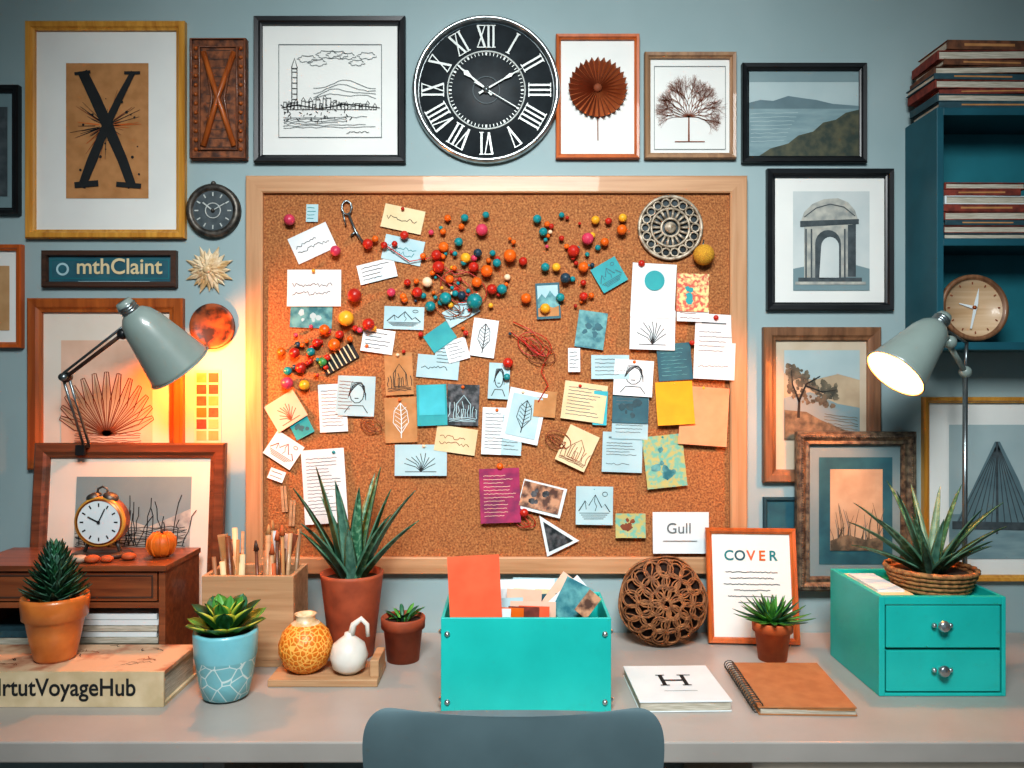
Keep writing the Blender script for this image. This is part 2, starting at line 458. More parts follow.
for k in range(60):
    T = rz(k*6, cx, cy); b.ribbon([(0, -35), (0, -38)], .8 if k % 5 else 1.8, numm, 4, T)
def hand(b, cx, cy, tx, ty, w, m, h):
    L = math.hypot(tx-cx, ty-cy); a = math.degrees(math.atan2(tx-cx, -(ty-cy)))
    T = rz(a, cx, cy)
    b.ribbon([(0, L*.2), (0, 0), (0, -L*.5), (0, -L*.68), (0, -L*.74), (0, -L)], [w*1.3, w, w*.7, w*2.2, w*.8, w*.2], m, h, T)
hand(b, cx, cy, 456, 62, 2.6, numm, 6); hand(b, cx, cy, 522, 66, 1.8, numm, 6.6); b.ribbon([(474, 80), (516, 105)], .9, numm, 7.2)
b.lathe([(0, 8), (3, 7.6), (4, 5), (4, 3)], silver, (cx, cy, 0), seg=16)
b.build()

def art_rosette(b):
    b.ribbon([(598, 87), (598.5, 139)], 1, inkb, 3)
    cx, cy, n = 598, 87, 30
    vs = [(cx, cy, 5)]; fs = []
    for i in range(2*n):
        a = pi*i/n; r = 30 if i % 2 else 28; hh = 9.5 if i % 2 else 3
        vs.append((cx+8*cos(a), cy+8*sin(a), 7 if i % 2 else 3.6)); vs.append((cx+r*cos(a), cy+r*sin(a), hh))
    for i in range(2*n):
        j = (i+1) % (2*n)
        fs.append((1+2*i, 2+2*i, 2+2*j, 1+2*j)); fs.append((0, 1+2*i, 1+2*j))
    b.add(vs, fs, [paper_copper if (i//2) % 2 else inkb for i in range(4*n)])
    b.lathe([(0, 9), (3.5, 8.4), (4.5, 6), (4.5, 4)], inkb, (cx, cy, 0), seg=16)
picture('orange_wood_picture_frame', 556, 33, 640, 158, 5, orangew, paper, art_rosette)

def tree(b, x, y, a, L, dpt, m, w, h=3):
    if dpt == 0 or L < 1: return
    x2 = x+L*sin(a); y2 = y-L*cos(a)
    b.ribbon([(x, y), (x2, y2)], [w, w*.7], m, h)
    for k in range(3 if dpt > 3 else 2):
        tree(b, x2, y2, a+random.uniform(-.6, .6), L*random.uniform(.7, .88), dpt-1, m, w*.66, h)
def art_tree(b):
    b.frame(655, 64, 727, 148, [(0, 3), (.5, 3)], inkg)  # grey border drawn as the mat bevel's shade, no bevel modelled
    b.ribbon([(690, 140), (690, 114)], [1.8, 1.2], inkb, 3)
    for k in range(13): tree(b, 690, 116-abs(6-k)*.2, -1.6+k*.27, 9.0+.4*(6-abs(6-k)), 6, inkb, .75)
    b.ribbon([(676, 140), (706, 140)], .8, inkb, 3)
picture('pale_wood_picture_frame', 645, 51, 737, 158, 6, lightw, paper, art_tree)

sky1 = mat('print_sky', '#aebfc0', '#9fb3b6', rough=.5, scale=6)
sky2 = mat('print_haze', '#819699', '#748b90', rough=.5, scale=6)
haze3 = mat('print_far_mountain', '#5e757c', '#6a8288', rough=.5, scale=12)
sea = mat('print_sea', '#879fa3', '#728c92', rough=.5, scale=12, stretch=(1, 1, 5))
cliff = mat('print_cliff', '#2c3a34', '#565642', rough=.6, scale=40)
def art_sea(b):
    b.rect(750, 69, 861, 155, sky1, 2.5)
    b.rect(750, 69, 861, 80, sky2, 2.6)
    b.poly([(750, 101), (762, 98), (775, 99), (790, 94), (803, 96), (818, 98), (835, 102), (861, 104), (861, 112), (750, 112)], haze3, 2.8)
    b.rect(750, 107, 861, 155, sea, 3)
    for k in range(8): b.ribbon(jl((752, 112+k*4), (800-k*2, 111+k*4), 8, .5), .5, sky1, 3.1)
    b.poly([(861, 108), (848, 111), (838, 118), (825, 121), (815, 130), (800, 134), (790, 142), (772, 147), (760, 155), (861, 155)], cliff, 3.2)
picture('seascape_picture_frame', 743, 62, 868, 162, 7, blackf, paper, art_sea)

stone = mat('print_stone', '#b9b8ae', '#8f9390', rough=.6, scale=40)
stoned = mat('print_stone_shade', '#3a4448', '#50595d', rough=.6, scale=40)
printbg = mat('print_misty', '#b9c3c3', '#c9cfcd', rough=.6, scale=10)
def art_arch(b):
    b.rect(795, 190, 872, 290, printbg, 2.5)
    b.poly([(795, 268), (815, 264), (850, 262), (872, 268), (872, 290), (795, 290)], sky2, 2.7)
    dome = [(803, 220), (806, 211), (814, 203), (826, 198), (840, 197), (850, 201), (857, 209), (860, 218)]
    b.poly(dome, stone, 3)
    b.poly([(802, 220), (861, 218), (861, 223), (802, 226)], stoned, 3.1)
    b.poly([(806, 226), (858, 223), (858, 276), (806, 278)], stone, 3.05)
    b.poly([(850, 224), (858, 223), (858, 276), (850, 276)], stoned, 3.1)
    arch = [(817, 278)] + [(830+13*cos(pi-pi*i/10), 243-14*sin(pi*i/10)) for i in range(11)] + [(843, 277)]
    b.poly(arch, stoned, 3.2)
    arch = [(821, 278)] + [(832+9*cos(pi-pi*i/10), 246-10*sin(pi*i/10)) for i in range(11)] + [(841, 277)]
    b.poly(arch, printbg, 3.3)
    for x in (807, 812.5, 846): b.rect(x, 228, x+1.6, 277, stoned, 3.25)
    b.rect(800, 277, 864, 281, stoned, 3.3); b.rect(797, 281, 868, 284, stone, 3.3)
    b.ribbon([(806, 216), (818, 207), (832, 203), (846, 206), (857, 215)], .9, stoned, 3.4)
picture('arch_photo_frame', 768, 168, 895, 310, 8, blackf, paper, art_arch)

picture('black_picture_frame', -60, 84, 17, 214, 7, blackf, sky2, lambda b: b.rect(-40, 105, 4, 195, stoned, 2.6))
picture('honey_wood_picture_frame', -70, 244, 20, 348, 6, orangew, paper, lambda b: b.rect(-50, 265, 6, 330, tan, 2.6))

b = MB('antique_round_clock', wallM(.02))
b.lathe([(0, 5), (20, 5), (21, 7), (24, 8.5), (27, 6), (27, .2)], bronze, (212, 210, 0), seg=40)
b.disc(212, 210, 20, stoned, 5.4)
for k in range(12):
    T = rz(k*30, 212, 210); b.ribbon([(0, -14.5), (0, -18.5)], 1.3, numm, 5.8, T)
b.lathe([(7, 5.5), (7, 6), (8, 6), (8, 5.5)], numm, (212, 210, 0), seg=24)
b.ribbon([(212, 210), (202, 202)], 1.4, numm, 6.4); b.ribbon([(212, 210), (224, 203)], 1.1, numm, 6.5)
b.sphere((212, 210, 6), 2, bronze)
b.sphere((212, 182.5, 4), 2.6, bronze)
b.build()

b = MB('wooden_name_sign', wallM(.02))
b.box(41, 174, 251, 286, .2, 3, dteal)
b.frame(40, 250, 175, 287, [(0, .2), (0, 6), (1, 7), (5, 7), (6, 4), (6, 3)], darkw)
b.frame(48, 259, 167, 278, [(0, 3.4), (.7, 3.4)], inkt)
b.disc(60, 268.5, 6.5, whiteb, 3.5); b.disc(60, 268.5, 4.3, dteal, 3.7)
b.text('mthClaint', 117, 266.5, 22, cream, 4, off=.016, sx=.98)
b.ribbon([(76, 281), (148, 281)], .7, whiteb, 4)
b.build()

gstar = mat('champagne_gold', '#ecdabc', '#cba878', rough=.4, metal=.05, scale=50)
b = MB('starburst_ornament', wallM(.02))
for ring, (n, L, w, h0) in enumerate(((16, 26, 4.0, 2), (16, 20, 3.6, 4), (12, 13, 3.2, 6))):
    for i in range(n):
        T = rz(360*i/n+ring*11, 207, 269)
        L2 = L*(1 if i % 2 else .85)
        vs = [(0, 0, h0), (w, -L2*.5, h0), (0, -L2, h0), (-w, -L2*.5, h0), (0, -L2*.5, h0+3)]
        b.add(vs, [(0, 1, 4), (1, 2, 4), (2, 3, 4), (3, 0, 4)], gstar, False, T)
b.sphere((207, 269, 8), 4.5, gstar, (1, 1, .6))
b.build()

platem = mat('copper_plate_enamel', '#a8562e', '#38261f', rough=.45, scale=28, metal=.1, lo=.42, hi=.6)
b = MB('copper_wall_plate', wallM(.02))
b.lathe([(0, 2), (12, 2.2), (17, 4), (22, 6), (23, 5), (22, 3.5), (14, .2)], platem, (211, 326, 0), seg=40)
b.build()

b = MB('colour_swatch_strip', wallM(.01))
b.rect(193, 370, 220, 443, pinkish, 1)
for r in range(6):
    for c in range(2):
        b.rect(195.5+c*12, 373+r*11.6, 205.5+c*12, 382.5+r*11.6, random.choice([inkb, tan, kraft, redbook, kraft, inko, brownbook]), 1.5)
b.build()

def art_agave(b):
    b.rect(58, 340, 150, 448, pinkish, 2.6)
    c = (104, 436)
    for k in range(13):
        a = -1.2+k*2.4/12; L = 50+14*cos(a*1.3)
        tip = (c[0]+L*sin(a)*1.0, c[1]-L*cos(a))
        mid = (c[0]+L*.55*sin(a)*1.2, c[1]-L*.55*cos(a)); nx, ny = cos(a), sin(a)
        b.poly([c, (mid[0]+nx*5, mid[1]+ny*5), tip, (mid[0]-nx*5, mid[1]-ny*5)], sepia, 2.7+k*.01)
        for s_ in (-1, 1):
            b.ribbon([c, (mid[0]+s_*nx*5, mid[1]+s_*ny*5), (tip[0]+s_*nx*2, tip[1]+s_*ny*2), tip], .9, inkb, 3)
        b.ribbon([c, mid, tip], .5, inkb, 3)
    for k in range(5): b.ribbon(jl((72, 434+k*2.3), (138, 434+k*2.3), 16, .8), .6, inkb, 3)
picture('walnut_picture_frame', 26, 298, 182, 470, 14, gold2, paperw, art_agave)

foliage = mat('print_foliage', '#45433a', '#7c705c', rough=.6, scale=50)
def art_woods(b):
    b.rect(786, 350, 862, 440, sepia, 2.6)
    b.poly([(786, 350), (862, 350), (862, 380), (840, 374), (815, 380), (786, 373)], sky1, 2.8)
    b.poly([(786, 398), (812, 392), (840, 404), (862, 408), (862, 440), (786, 440)], sky2, 2.85)
    for k in range(120):     # leaning tree crown on the left, falling off to the right
        t = random.random()**1.3; x = 790+t*50+random.uniform(-3, 3); top = 362+t*26; y = random.uniform(top, 400+t*8)
        r1 = random.uniform(1.6, 3.6)
        b.poly([(x+r1*random.uniform(.6, 1.2)*cos(q), y+r1*random.uniform(.6, 1.2)*sin(q)) for q in (0, 1, 2, 3, 4, 5)], foliage, 2.9+k*.004)
    b.poly([(786, 410), (808, 412), (822, 420), (846, 430), (862, 436), (862, 440), (786, 440)], foliage, 3.5)
    b.ribbon([(800, 418), (801, 400), (808, 384), (822, 376)], [3, 2.4, 1.6, .8], ink, 3.6); b.ribbon([(801, 402), (794, 384), (793, 370)], [2, 1.3, .6], ink, 3.6)
    b.ribbon([(808, 386), (824, 392), (838, 390)], [1.4, 1, .5], ink, 3.6)
    for k in range(6): b.ribbon(jl((826, 414+k*3), (860, 418+k*3), 9, .8), .5, foliage, 3.3)
picture('walnut_picture_frame', 764, 327, 882, 483, 13, walnut, sepia2, art_woods)

def art_reeds(b):
    b.rect(822, 458, 896, 566, dteal, 10.6); b.rect(833, 470, 886, 552, sepia, 11)
    for k in range(26):
        x = random.uniform(836, 884); y = 549; L = random.uniform(12, 46); dx = random.uniform(-8, 8)
        b.ribbon([(x, y), (x+dx*.3, y-L*.6), (x+dx, y-L)], [1.2, .8, .4], random.choice([foliage, inkg, foliage]), 11.4)
    b.poly([(833, 552), (886, 552), (886, 538), (868, 541), (850, 536), (833, 542)], foliage, 11.6)
b = MB('antique_picture_frame', wallM(.045))
b.frame(798, 432, 918, 592, [(0, 8.6), (0, 15), (2, 17), (6, 17.5), (9, 15), (12, 16), (14, 12.5), (14, 9)], antique)
b.rect(811, 445, 905, 579, sky2, 10)
for k in range(46):
    b.sphere((802+k*2.5, 437, 17), 1.5, antique, seg=6, rings=4); b.sphere((802+k*2.5, 587, 17), 1.5, antique, seg=6, rings=4)
for k in range(60):
    b.sphere((803, 438+k*2.5, 17), 1.5, antique, seg=6, rings=4); b.sphere((913, 438+k*2.5, 17), 1.5, antique, seg=6, rings=4)
b.box(890, 915, 500, 585, .2, 8.6, darkw)
b.box(800, 830, 540, 585, .2, 8.6, darkw)
art_reeds(b); b.build()

def art_bridge(b):
    b.rect(952, 425, 1060, 560, sky1, 2.6)
    b.rect(952, 515, 1060, 560, sea, 2.8)
    b.poly([(998, 442), (1003, 442), (1022, 480), (1042, 530), (956, 530), (980, 480)], haze3, 2.9)
    for k in range(12):
        b.ribbon([(1000.5, 444), (958+k*7.2, 529)], .9, stoned, 3.1)
    b.poly([(955, 522), (1060, 524), (1060, 532), (955, 530)], stoned, 3.2)
    b.ribbon([(1000, 442), (1000, 535)], 2.2, stoned, 3.3)
picture('gilt_picture_frame', 925, 397, 1075, 582, 6, gold, paper, art_bridge)

picture('small_dark_picture_frame', 765, 498, 800, 532, 4, bluebook, dteal, None, dd=5)

# ------------------------------------------------------------------ cork board
b = MB('cork_board', wallM(.02))
b.box(258, 736, 188, 562, .5, 5, cork)
b.frame(246, 176, 747, 574, [(0, .5), (0, 9), (1, 10), (15.5, 10), (17, 9), (17, 4.9)], boardw, m2=boardwz)
b.build()

WM = wallM(.0165)
notes = MB('pinned_paper_notes', WM)
LV = [5.3]
SK = [0]
def card(cx, cy, w, h, rot=0, m=white, kind='text', im=ink, curl=None, mb=None):
    mb = mb or notes
    LV[0] += .075
    T = rz(rot, cx, cy, LV[0])
    curl = random.uniform(.6, 2.6) if curl is None else curl
    hf = lambda x, y: curl*((y+h/2)/h)**2 if y > -h/2 else 0
    hg = lambda x, y: hf(x, y)+.22
    hq = lambda x, y: hf(x, y)+.12
    vs = []; fs = []
    N = 5
    for i in range(N+1):
        y = -h/2+h*i/N; vs += [(-w/2, y, hf(0, y)), (w/2, y, hf(0, y))]
    for i in range(N): fs.append((2*i, 2*i+1, 2*i+3, 2*i+2))
    mb.add(vs, fs, m, False, T)
    def rows(y0, y1, n, ww=.55, amp=.5, xl=-.4, xr=.4):
        for r in range(n):
            y = y0+(y1-y0)*(r+.5)/n; x0 = w*xl; xe = x0+w*(xr-xl)*random.uniform(.6, 1)
            k = max(5, int((xe-x0)/1.8))
            mb.ribbon([(x0+(xe-x0)*i/k, y+random.uniform(-amp, amp)) for i in range(k+1)], ww, im, hg, T)
    def ln(pts, ww=.55, mm=None): mb.ribbon([(p[0]*w, p[1]*h) for p in pts], ww*1.15, mm or im, hg, T)
    if kind == 'text': rows(-h*.4, h*.4, max(2, int(h/4.2)), .6, .35)
    elif kind == 'script': rows(-h*.2, h*.25, 2 if h > 24 else 1, .65, 2.2)
    elif kind == 'head':
        mb.ribbon([(-w*.35, -h*.36), (w*.25, -h*.36)], 1.5, im, hg, T); rows(-h*.26, h*.1, 5, .6, .3)
        rows(h*.25, h*.35, 1, .6, 1)
    elif kind == 'sketch':
        SK[0] += 1; q = SK[0] % 5
        if q == 0:      # plant
            for k in range(9):
                a = -1.1+k*.27; r = .36+random.uniform(-.06, .04)
                ln([(0, .36), (r*.4*sin(a)+.03, .36-r*.9*cos(a)), (r*sin(a), .36-r*1.6*cos(a))], .6)
            ln([(-.3, .37), (.3, .37)], .6)
        elif q == 1:    # mountains
            ln([(-.42, .15), (-.25, -.12), (-.15, 0), (.02, -.28), (.2, .05), (.28, -.04), (.42, .16)], .8)
            ln([(.02, -.28), (0, -.1), (.06, .02), (.02, .14)], .5); ln([(-.25, -.12), (-.22, .1)], .5)
            for k in range(4): ln([(-.4+.04*k, .2+.05*k), (.4-.05*k, .19+.05*k)], .5)
            ln([(.28+.07*cos(t*.8), -.3+.06*sin(t*.8)) for t in range(9)], .5)
        elif q == 2:    # leaf
            ln([(0, .4), (.02, 0), (0, -.38)], .8)
            ln([(0, .3), (-.24, .05), (-.2, -.2), (0, -.38)], .6); ln([(0, .3), (.24, .05), (.2, -.2), (0, -.38)], .6)
            for k in range(5): ln([(.01, .2-k*.1), (-.18, .08-k*.09)], .45); ln([(.01, .2-k*.1), (.18, .08-k*.09)], .45)
        elif q == 3:    # house front with trees
            ln([(-.2, .3), (-.2, -.02), (.02, -.24), (.24, -.02), (.24, .3), (-.2, .3)], .7)
            ln([(-.04, .3), (-.04, .1), (.08, .1), (.08, .3)], .6)
            for k in range(7):
                x = -.42+.14*k; ln(jl((x, .32), (x+random.uniform(-.05, .05), random.uniform(-.1, .1)), 3, .03), .6)
            for k in range(3): ln(jl((-.42, .34+.03*k), (.42, .33+.03*k), 7, .012), .5)
        else:           # portrait
            ln([(.2*cos(t*.6), -.06+.24*sin(t*.6)) for t in range(12)], .7)
            for k in range(6): ln([(-.24+.02*k, .05-.04*k), (-.15+.04*k, -.33), (.1+.02*k, -.35+.02*k), (.25, -.05+.03*k)], .5)
            ln([(-.32, .42), (-.18, .24), (.18, .24), (.32, .42)], .7)
            ln([(-.06, .06), (.05, .06)], .7)
    elif kind == 'blotch':
        for k in range(6):
            x = random.uniform(-.25, .25)*w; y = random.uniform(-.25, .25)*h; r = min(w, h)*random.uniform(.08, .2)
            mb.poly([(x+r*random.uniform(.5, 1)*cos(q*.9), y+r*random.uniform(.5, 1)*sin(q*.9)) for q in range(7)], im, lambda a, c_: hf(a, c_)+.15+k*.03, T)
    elif kind == 'scene':
        mb.add([(x*w, y*h, hq(x*w, y*h)) for (x, y) in ((-.43, -.43), (.43, -.43), (.43, -.05), (-.43, -.05))], [(0, 1, 2, 3)], whiteb, False, T)
        pts = [(-.43, -.05), (-.25, -.2), (-.1, -.08), (.1, -.28), (.3, -.1), (.43, -.16)]
        mb.poly([(x*w, y*h) for (x, y) in pts+[(.43, .43), (-.43, .43)]], im, lambda a, c_: hf(a, c_)+.2, T)
        mb.poly([(x*w, y*h) for (x, y) in ((-.43, .2), (-.1, .12), (.2, .2), (.43, .15), (.43, .43), (-.43, .43))], kraft if m is not kraft else ink, lambda a, c_: hf(a, c_)+.28, T)
    return T, hg
C = card
C(312, 213, 12, 18, 0, whiteb, 'text', inkt)
C(312, 243, 42, 28, -25, white, 'script')
C(314, 288, 54, 37, 0, white, 'script')
C(311, 317, 42, 22, 2, tealphoto, 'blotch', whiteb)
C(403, 219, 41, 24, 12, cream, 'script')
C(403, 250, 40, 25, 12, whiteb, 'script', inkt)
C(377, 271, 38, 20, -14, white, 'text')
C(404, 318, 40, 23, 2, whiteb, 'sketch', ink)
C(378, 341, 32, 24, 8, white, 'text')
T, hg = C(339, 359, 38, 17, -30, ink, 'plain')
for k in range(7): notes.ribbon([(-15+k*5, -8), (-15+k*5, 8)], 1.4, cream, 2.8, T)
C(446, 354, 22, 26, 5, whiteb, 'text')
C(440, 337, 28, 20, -35, tealp, 'plain')
C(461, 312, 34, 18, -30, whiteb, 'script')
C(484, 338, 25, 38, 8, white, 'sketch', ink)
C(457, 350, 22, 22, -15, white, 'text', inkg)
C(438, 367, 42, 23, 5, whiteb, 'script')
C(399, 374, 28, 42, -3, kraft, 'sketch', ink)
C(357, 396, 36, 40, 2, whiteb, 'sketch')
C(333, 408, 28, 48, -3, white, 'text', inkg)
C(346, 395, 18, 38, 4, whiteb, 'text', inkb)
C(286, 411, 34, 30, -32, pinkish, 'sketch', inkb)
C(302, 428, 20, 18, -28, tealp, 'blotch', dteal)
C(284, 450, 32, 27, 33, white, 'sketch', inkb)
C(277, 475, 16, 11, 20, white, 'text')
C(401, 420, 32, 45, -2, kraft, 'sketch', white)
C(432, 405, 30, 41, -2, tealp, 'plain')
C(432, 400, 26, 30, -2, cyanp, 'plain')
C(463, 405, 32, 41, 2, darkphoto, 'sketch', whiteb)
C(499, 381, 21, 36, 3, whiteb, 'sketch', ink)
C(456, 440, 41, 26, 8, cream, 'script', inkb)
C(421, 460, 52, 31, 0, whiteb, 'sketch', ink)
C(325, 486, 43, 74, -4, white, 'text', inkg, curl=3)
C(548, 301, 24, 36, -3, dteal, 'scene', tealphoto)
C(609, 275, 28, 27, -30, tealp, 'sketch', dteal)
C(591, 330, 29, 37, 8, tealphoto, 'blotch', dteal)
C(574, 360, 12, 24, 0, white, 'text')
C(610, 367, 38, 24, 0, whiteb, 'text', inkg)
C(497, 431, 30, 47, 2, white, 'text', inkg)
C(512, 435, 20, 40, 3, whiteb, 'text', inkg)
C(545, 404, 22, 26, 5, kraft, 'plain')
C(524, 416, 38, 52, 12, white, 'plain', ink)
C(524, 416, 30, 42, 12, whiteb, 'sketch', ink)
C(584, 402, 43, 38, 8, cream, 'text', inkg)
C(600, 408, 14, 34, 3, cyanp, 'plain')
C(577, 448, 32, 38, 25, cream, 'sketch', inkb)
C(622, 452, 40, 40, 2, whiteb, 'head', inkg)
C(633, 378, 39, 36, 4, white, 'sketch', ink)
C(630, 413, 36, 52, 2, whiteb, 'text', inkg)
C(630, 408, 36, 30, 2, dteal, 'blotch', bluebook)
C(674, 362, 34, 37, -4, dteal, 'text', tealphoto)
C(652, 330, 45, 40, 2, white, 'sketch', ink)
C(653, 291, 44, 54, 3, white, 'plain', curl=.5)
notes.disc(654, 281, 10, tealp, LV[0]+.9)
C(692, 293, 32, 38, 2, floral1, 'blotch', tealp)
C(692, 316, 32, 12, 2, white, 'text', inkb)
C(714, 347, 41, 65, 3, white, 'head', inkg, curl=3)
C(703, 416, 48, 58, 4, peach, 'plain', inkb, curl=3)
st = MB('yellow_sticky_note', WM)
C(674, 403, 37, 43, -3, yellow, 'plain', curl=4, mb=st); st.build()
C(664, 461, 40, 52, -6, floral2, 'blotch', tealphoto)
C(630, 525, 30, 24, 0, floral2, 'blotch', inkb)
C(542, 498, 44, 30, 14, white, 'plain'); C(541, 497, 40, 25, 14, brownphoto, 'blotch', darkphoto)
C(594, 505, 37, 38, 1, whiteb, 'sketch', ink)
T, hg = C(680, 532, 56, 41, 0, white, 'plain', ink, curl=2)
notes.text('Gull', -2, -4, 15, inkg, 1.2, T=T)
notes.ribbon([(-18, 8), (16, 8)], .6, inkg, 2, T)
pc = MB('magenta_postcard', WM)
C(500, 495, 40, 54, -2, magenta, 'text', pinkish, mb=pc); pc.build()
LV[0] += .1
notes.poly([(539, 515), (579, 540), (547, 556)], white, LV[0]); notes.poly([(543, 521), (573, 540), (549, 551)], darkphoto, LV[0]+.3)
for (x, y, r) in ((283, 500, -4), (291, 514, 3)):
    T = rz(r, x, y, 6); notes.box(-1.4, 1.4, -14, 12, 0, 2, orgw, T); notes.box(2, 4.4, -14, 12, 0, 2, orgw, T)
notes.build()

# pins
pins = MB('colourful_push_pins', WM)
def pin(x, y, r, c, h=None):
    r *= .88
    h = h if h is not None else random.uniform(7, 9)
    pins.sphere((x, y, h+r*.9), r, PC[c], (1, 1, .85), seg=12, rings=7)
    pins.lathe([(0, 0), (r*.5, 0), (r*.55, r*.5)], PC[c], (x, y, h-.6), seg=8)
    pins.tube([(x, y, 5), (x, y, h)], .35, steel, 5)
for q in [(291, 221, 6.5, 'P'), (369, 245, 6, 'R'), (337, 252, 6, 'P'), (356, 296, 8, 'R'), (348, 319, 9, 'Y'), (370, 325, 7, 'R'), (341, 335, 5, 'R'),
          (376, 240, 4, 'O'), (405, 236, 5, 'R'), (448, 219, 4, 'O'), (465, 219, 4.5, 'T'), (486, 216, 4, 'T'), (482, 231, 7, 'P'), (459, 243, 5, 'T'),
          (444, 248, 6, 'O'), (437, 256, 6, 'R'), (466, 259, 6, 'Y'), (478, 254, 5, 'B'), (510, 257, 7.5, 'O'), (523, 262, 5, 'R'), (497, 264, 5, 'T'),
          (537, 220, 5, 'T'), (543, 233, 5, 'T'), (556, 268, 5, 'Y'), (573, 252, 7, 'R'), (587, 240, 7, 'P'), (595, 221, 5, 'Y'), (604, 243, 5, 'O'),
          (622, 219, 5, 'Y'), (621, 231, 6, 'O'), (565, 279, 6, 'B'), (545, 268, 5, 'T'), (583, 268, 6, 'O'), (608, 222, 4, 'R'),
          (418, 293, 6, 'R'), (431, 307, 6, 'T'), (446, 299, 7, 'T'), (462, 296, 5, 'B'), (475, 302, 9, 'T'), (477, 283, 6, 'O'), (492, 290, 6, 'R'),
          (502, 290, 6, 'T'), (428, 283, 6, 'W'), (450, 280, 5, 'O'), (392, 293, 5, 'P'), (404, 297, 4, 'O'), (408, 283, 4, 'R'), (439, 268, 7, 'R'),
          (487, 272, 7, 'O'), (474, 268, 6, 'R'), (526, 299, 6, 'O'), (545, 309, 6, 'Y'), (560, 298, 5, 'T'), (583, 297, 5, 'R'), (385, 246, 4, 'R'),
          (289, 383, 7, 'P'), (306, 385, 6, 'Y'), (289, 371, 5, 'T'), (302, 368, 6, 'R'), (283, 352, 5, 'O'), (296, 353, 6, 'R'), (318, 343, 5, 'R'),
          (508, 363, 6, 'R'), (507, 377, 4, 'T'), (641, 264, 4, 'R'), (691, 343, 3, 'R'), (715, 318, 3, 'R'), (500, 466, 4, 'O'), (524, 512, 5, 'R'),
          (326, 330, 6, 'O'), (336, 345, 7, 'O'), (324, 362, 5, 'G'), (312, 352, 5, 'T')]: pin(*q)
for (mx, my, sx_, sy_, n) in ((468, 262, 42, 26, 30), (440, 295, 26, 12, 12), (580, 250, 32, 26, 15), (312, 355, 18, 18, 22), (548, 235, 12, 16, 6), (585, 295, 12, 10, 6), (366, 332, 16, 14, 8), (460, 315, 70, 44, 16)):
    for i in range(n):
        pin(random.gauss(mx, sx_*.6), random.gauss(my, sy_*.6), random.uniform(1.8, 3.8), random.choice('RRPYTTOOWBROT'))
for (x, y) in ((403, 209), (314, 271), (334, 452), (424, 446), (523, 392), (580, 386), (634, 362), (662, 437), (594, 489), (680, 514), (400, 400), (398, 355), (463, 387), (497, 410), (703, 388), (674, 384), (630, 392)):
    pin(x, y, 2, random.choice('RTOYW'), 7)
pins.build()

b = MB('red_string_tangle', WM)
for (c, n, R, m_) in (((532, 345), 34, 16, PC['R']), ((538, 354), 22, 14, inkb), ((556, 440), 24, 12, inkb), ((460, 288), 40, 22, PC['R']), ((523, 520), 18, 10, PC['R']), ((370, 425), 20, 10, inkb), ((450, 305), 24, 18, inkb)):
    pts = []; a = 0
    for i in range(n*3):
        a += random.uniform(.2, .32); r = R*(.75+.3*sin(a*.37)); o = .25*R*sin(a*.21)
        pts.append((c[0]+o+r*cos(a), c[1]+r*.75*sin(a*1.07), 10+1.0*sin(a*1.7)))
    b.tube(pts, .5, m_, 5)
b.tube([(513, 322, 9), (530, 330, 10), (549, 350, 10), (541, 372, 9), (548, 385, 9), (538, 402, 9)], .6, PC['R'], 5)
b.tube([(382, 243, 9), (410, 262, 10), (432, 258, 10), (455, 275, 10), (492, 268, 10)], .6, PC['R'], 5)
b.build()

b = MB('silver_charm_key', WM)
b.tube([(347+5*cos(t*.7), 208+7*sin(t*.7), 8) for t in range(9)], 1.2, steel, 6, True)
b.tube([(349, 215, 8), (356, 232, 8.5), (364, 244, 8)], 1.4, steel, 6); b.tube([(343, 212, 8), (346, 226, 8)], 1, steel, 6)
b.tube([(356, 232, 8), (351, 236, 8)], 1.1, steel, 6)
b.build()

medm = mat('pewter_filigree', '#c6b8a4', '#7a6c5a', rough=.45, metal=.2, scale=60)
b = MB('filigree_medallion', WM)
c = (670, 228)
b.lathe([(0, 6), (30, 6), (30, 5.2)], stoned, (c[0], c[1], 0), seg=40)
for R in (31, 19, 9):
    b.tube([(c[0]+R*cos(t*pi/24), c[1]+R*sin(t*pi/24), 8.5) for t in range(48)], 1.9 if R == 31 else 1.4, medm, 6, True)
for k in range(18):
    a = 2*pi*k/18; x = c[0]+25*cos(a); y = c[1]+25*sin(a)
    b.tube([(x+4.2*cos(t*.8), y+4.2*sin(t*.8), 8) for t in range(8)], 1.1, medm, 5, True)
    b.tube([(c[0]+10*cos(a), c[1]+10*sin(a), 8.5), (c[0]+18*cos(a), c[1]+18*sin(a), 8.5)], 1.4, medm, 5)
b.sphere((c[0], c[1], 8), 6, medm, (1, 1, .6))
b.build()
b = MB('yellow_pompom', WM); b.sphere((702, 256, 14), 10.5, mat('mustard_wool', '#dca634', '#b5802a', rough=.9, scale=400, bump=1.0), seg=20, rings=14)
b.tube([(702, 248, 8), (704, 240, 6)], .8, steel, 5); b.build()

# ------------------------------------------------------------------ wall shelf + things on it
b = MB('teal_wall_shelf')
X0, X1 = .9825, 1.42
zt, zb, zm = 2.01, 1.449, 1.706
b.box(X0, X0+.016, -.15, -.0005, zb, zt, shelfm); b.box(X1-.016, X1, -.15, -.0005, zb, zt, shelfm)
for z in (zt-.018, zm-.016, zb):
    b.box(X0+.016, X1-.016, -.149, -.0005, z, z+.018 if z != zm-.016 else zm, shelfm)
b.box(X0+.016, X1-.016, -.008, -.0005, zb+.018, zt-.018, shelfin)
b.build(.001)

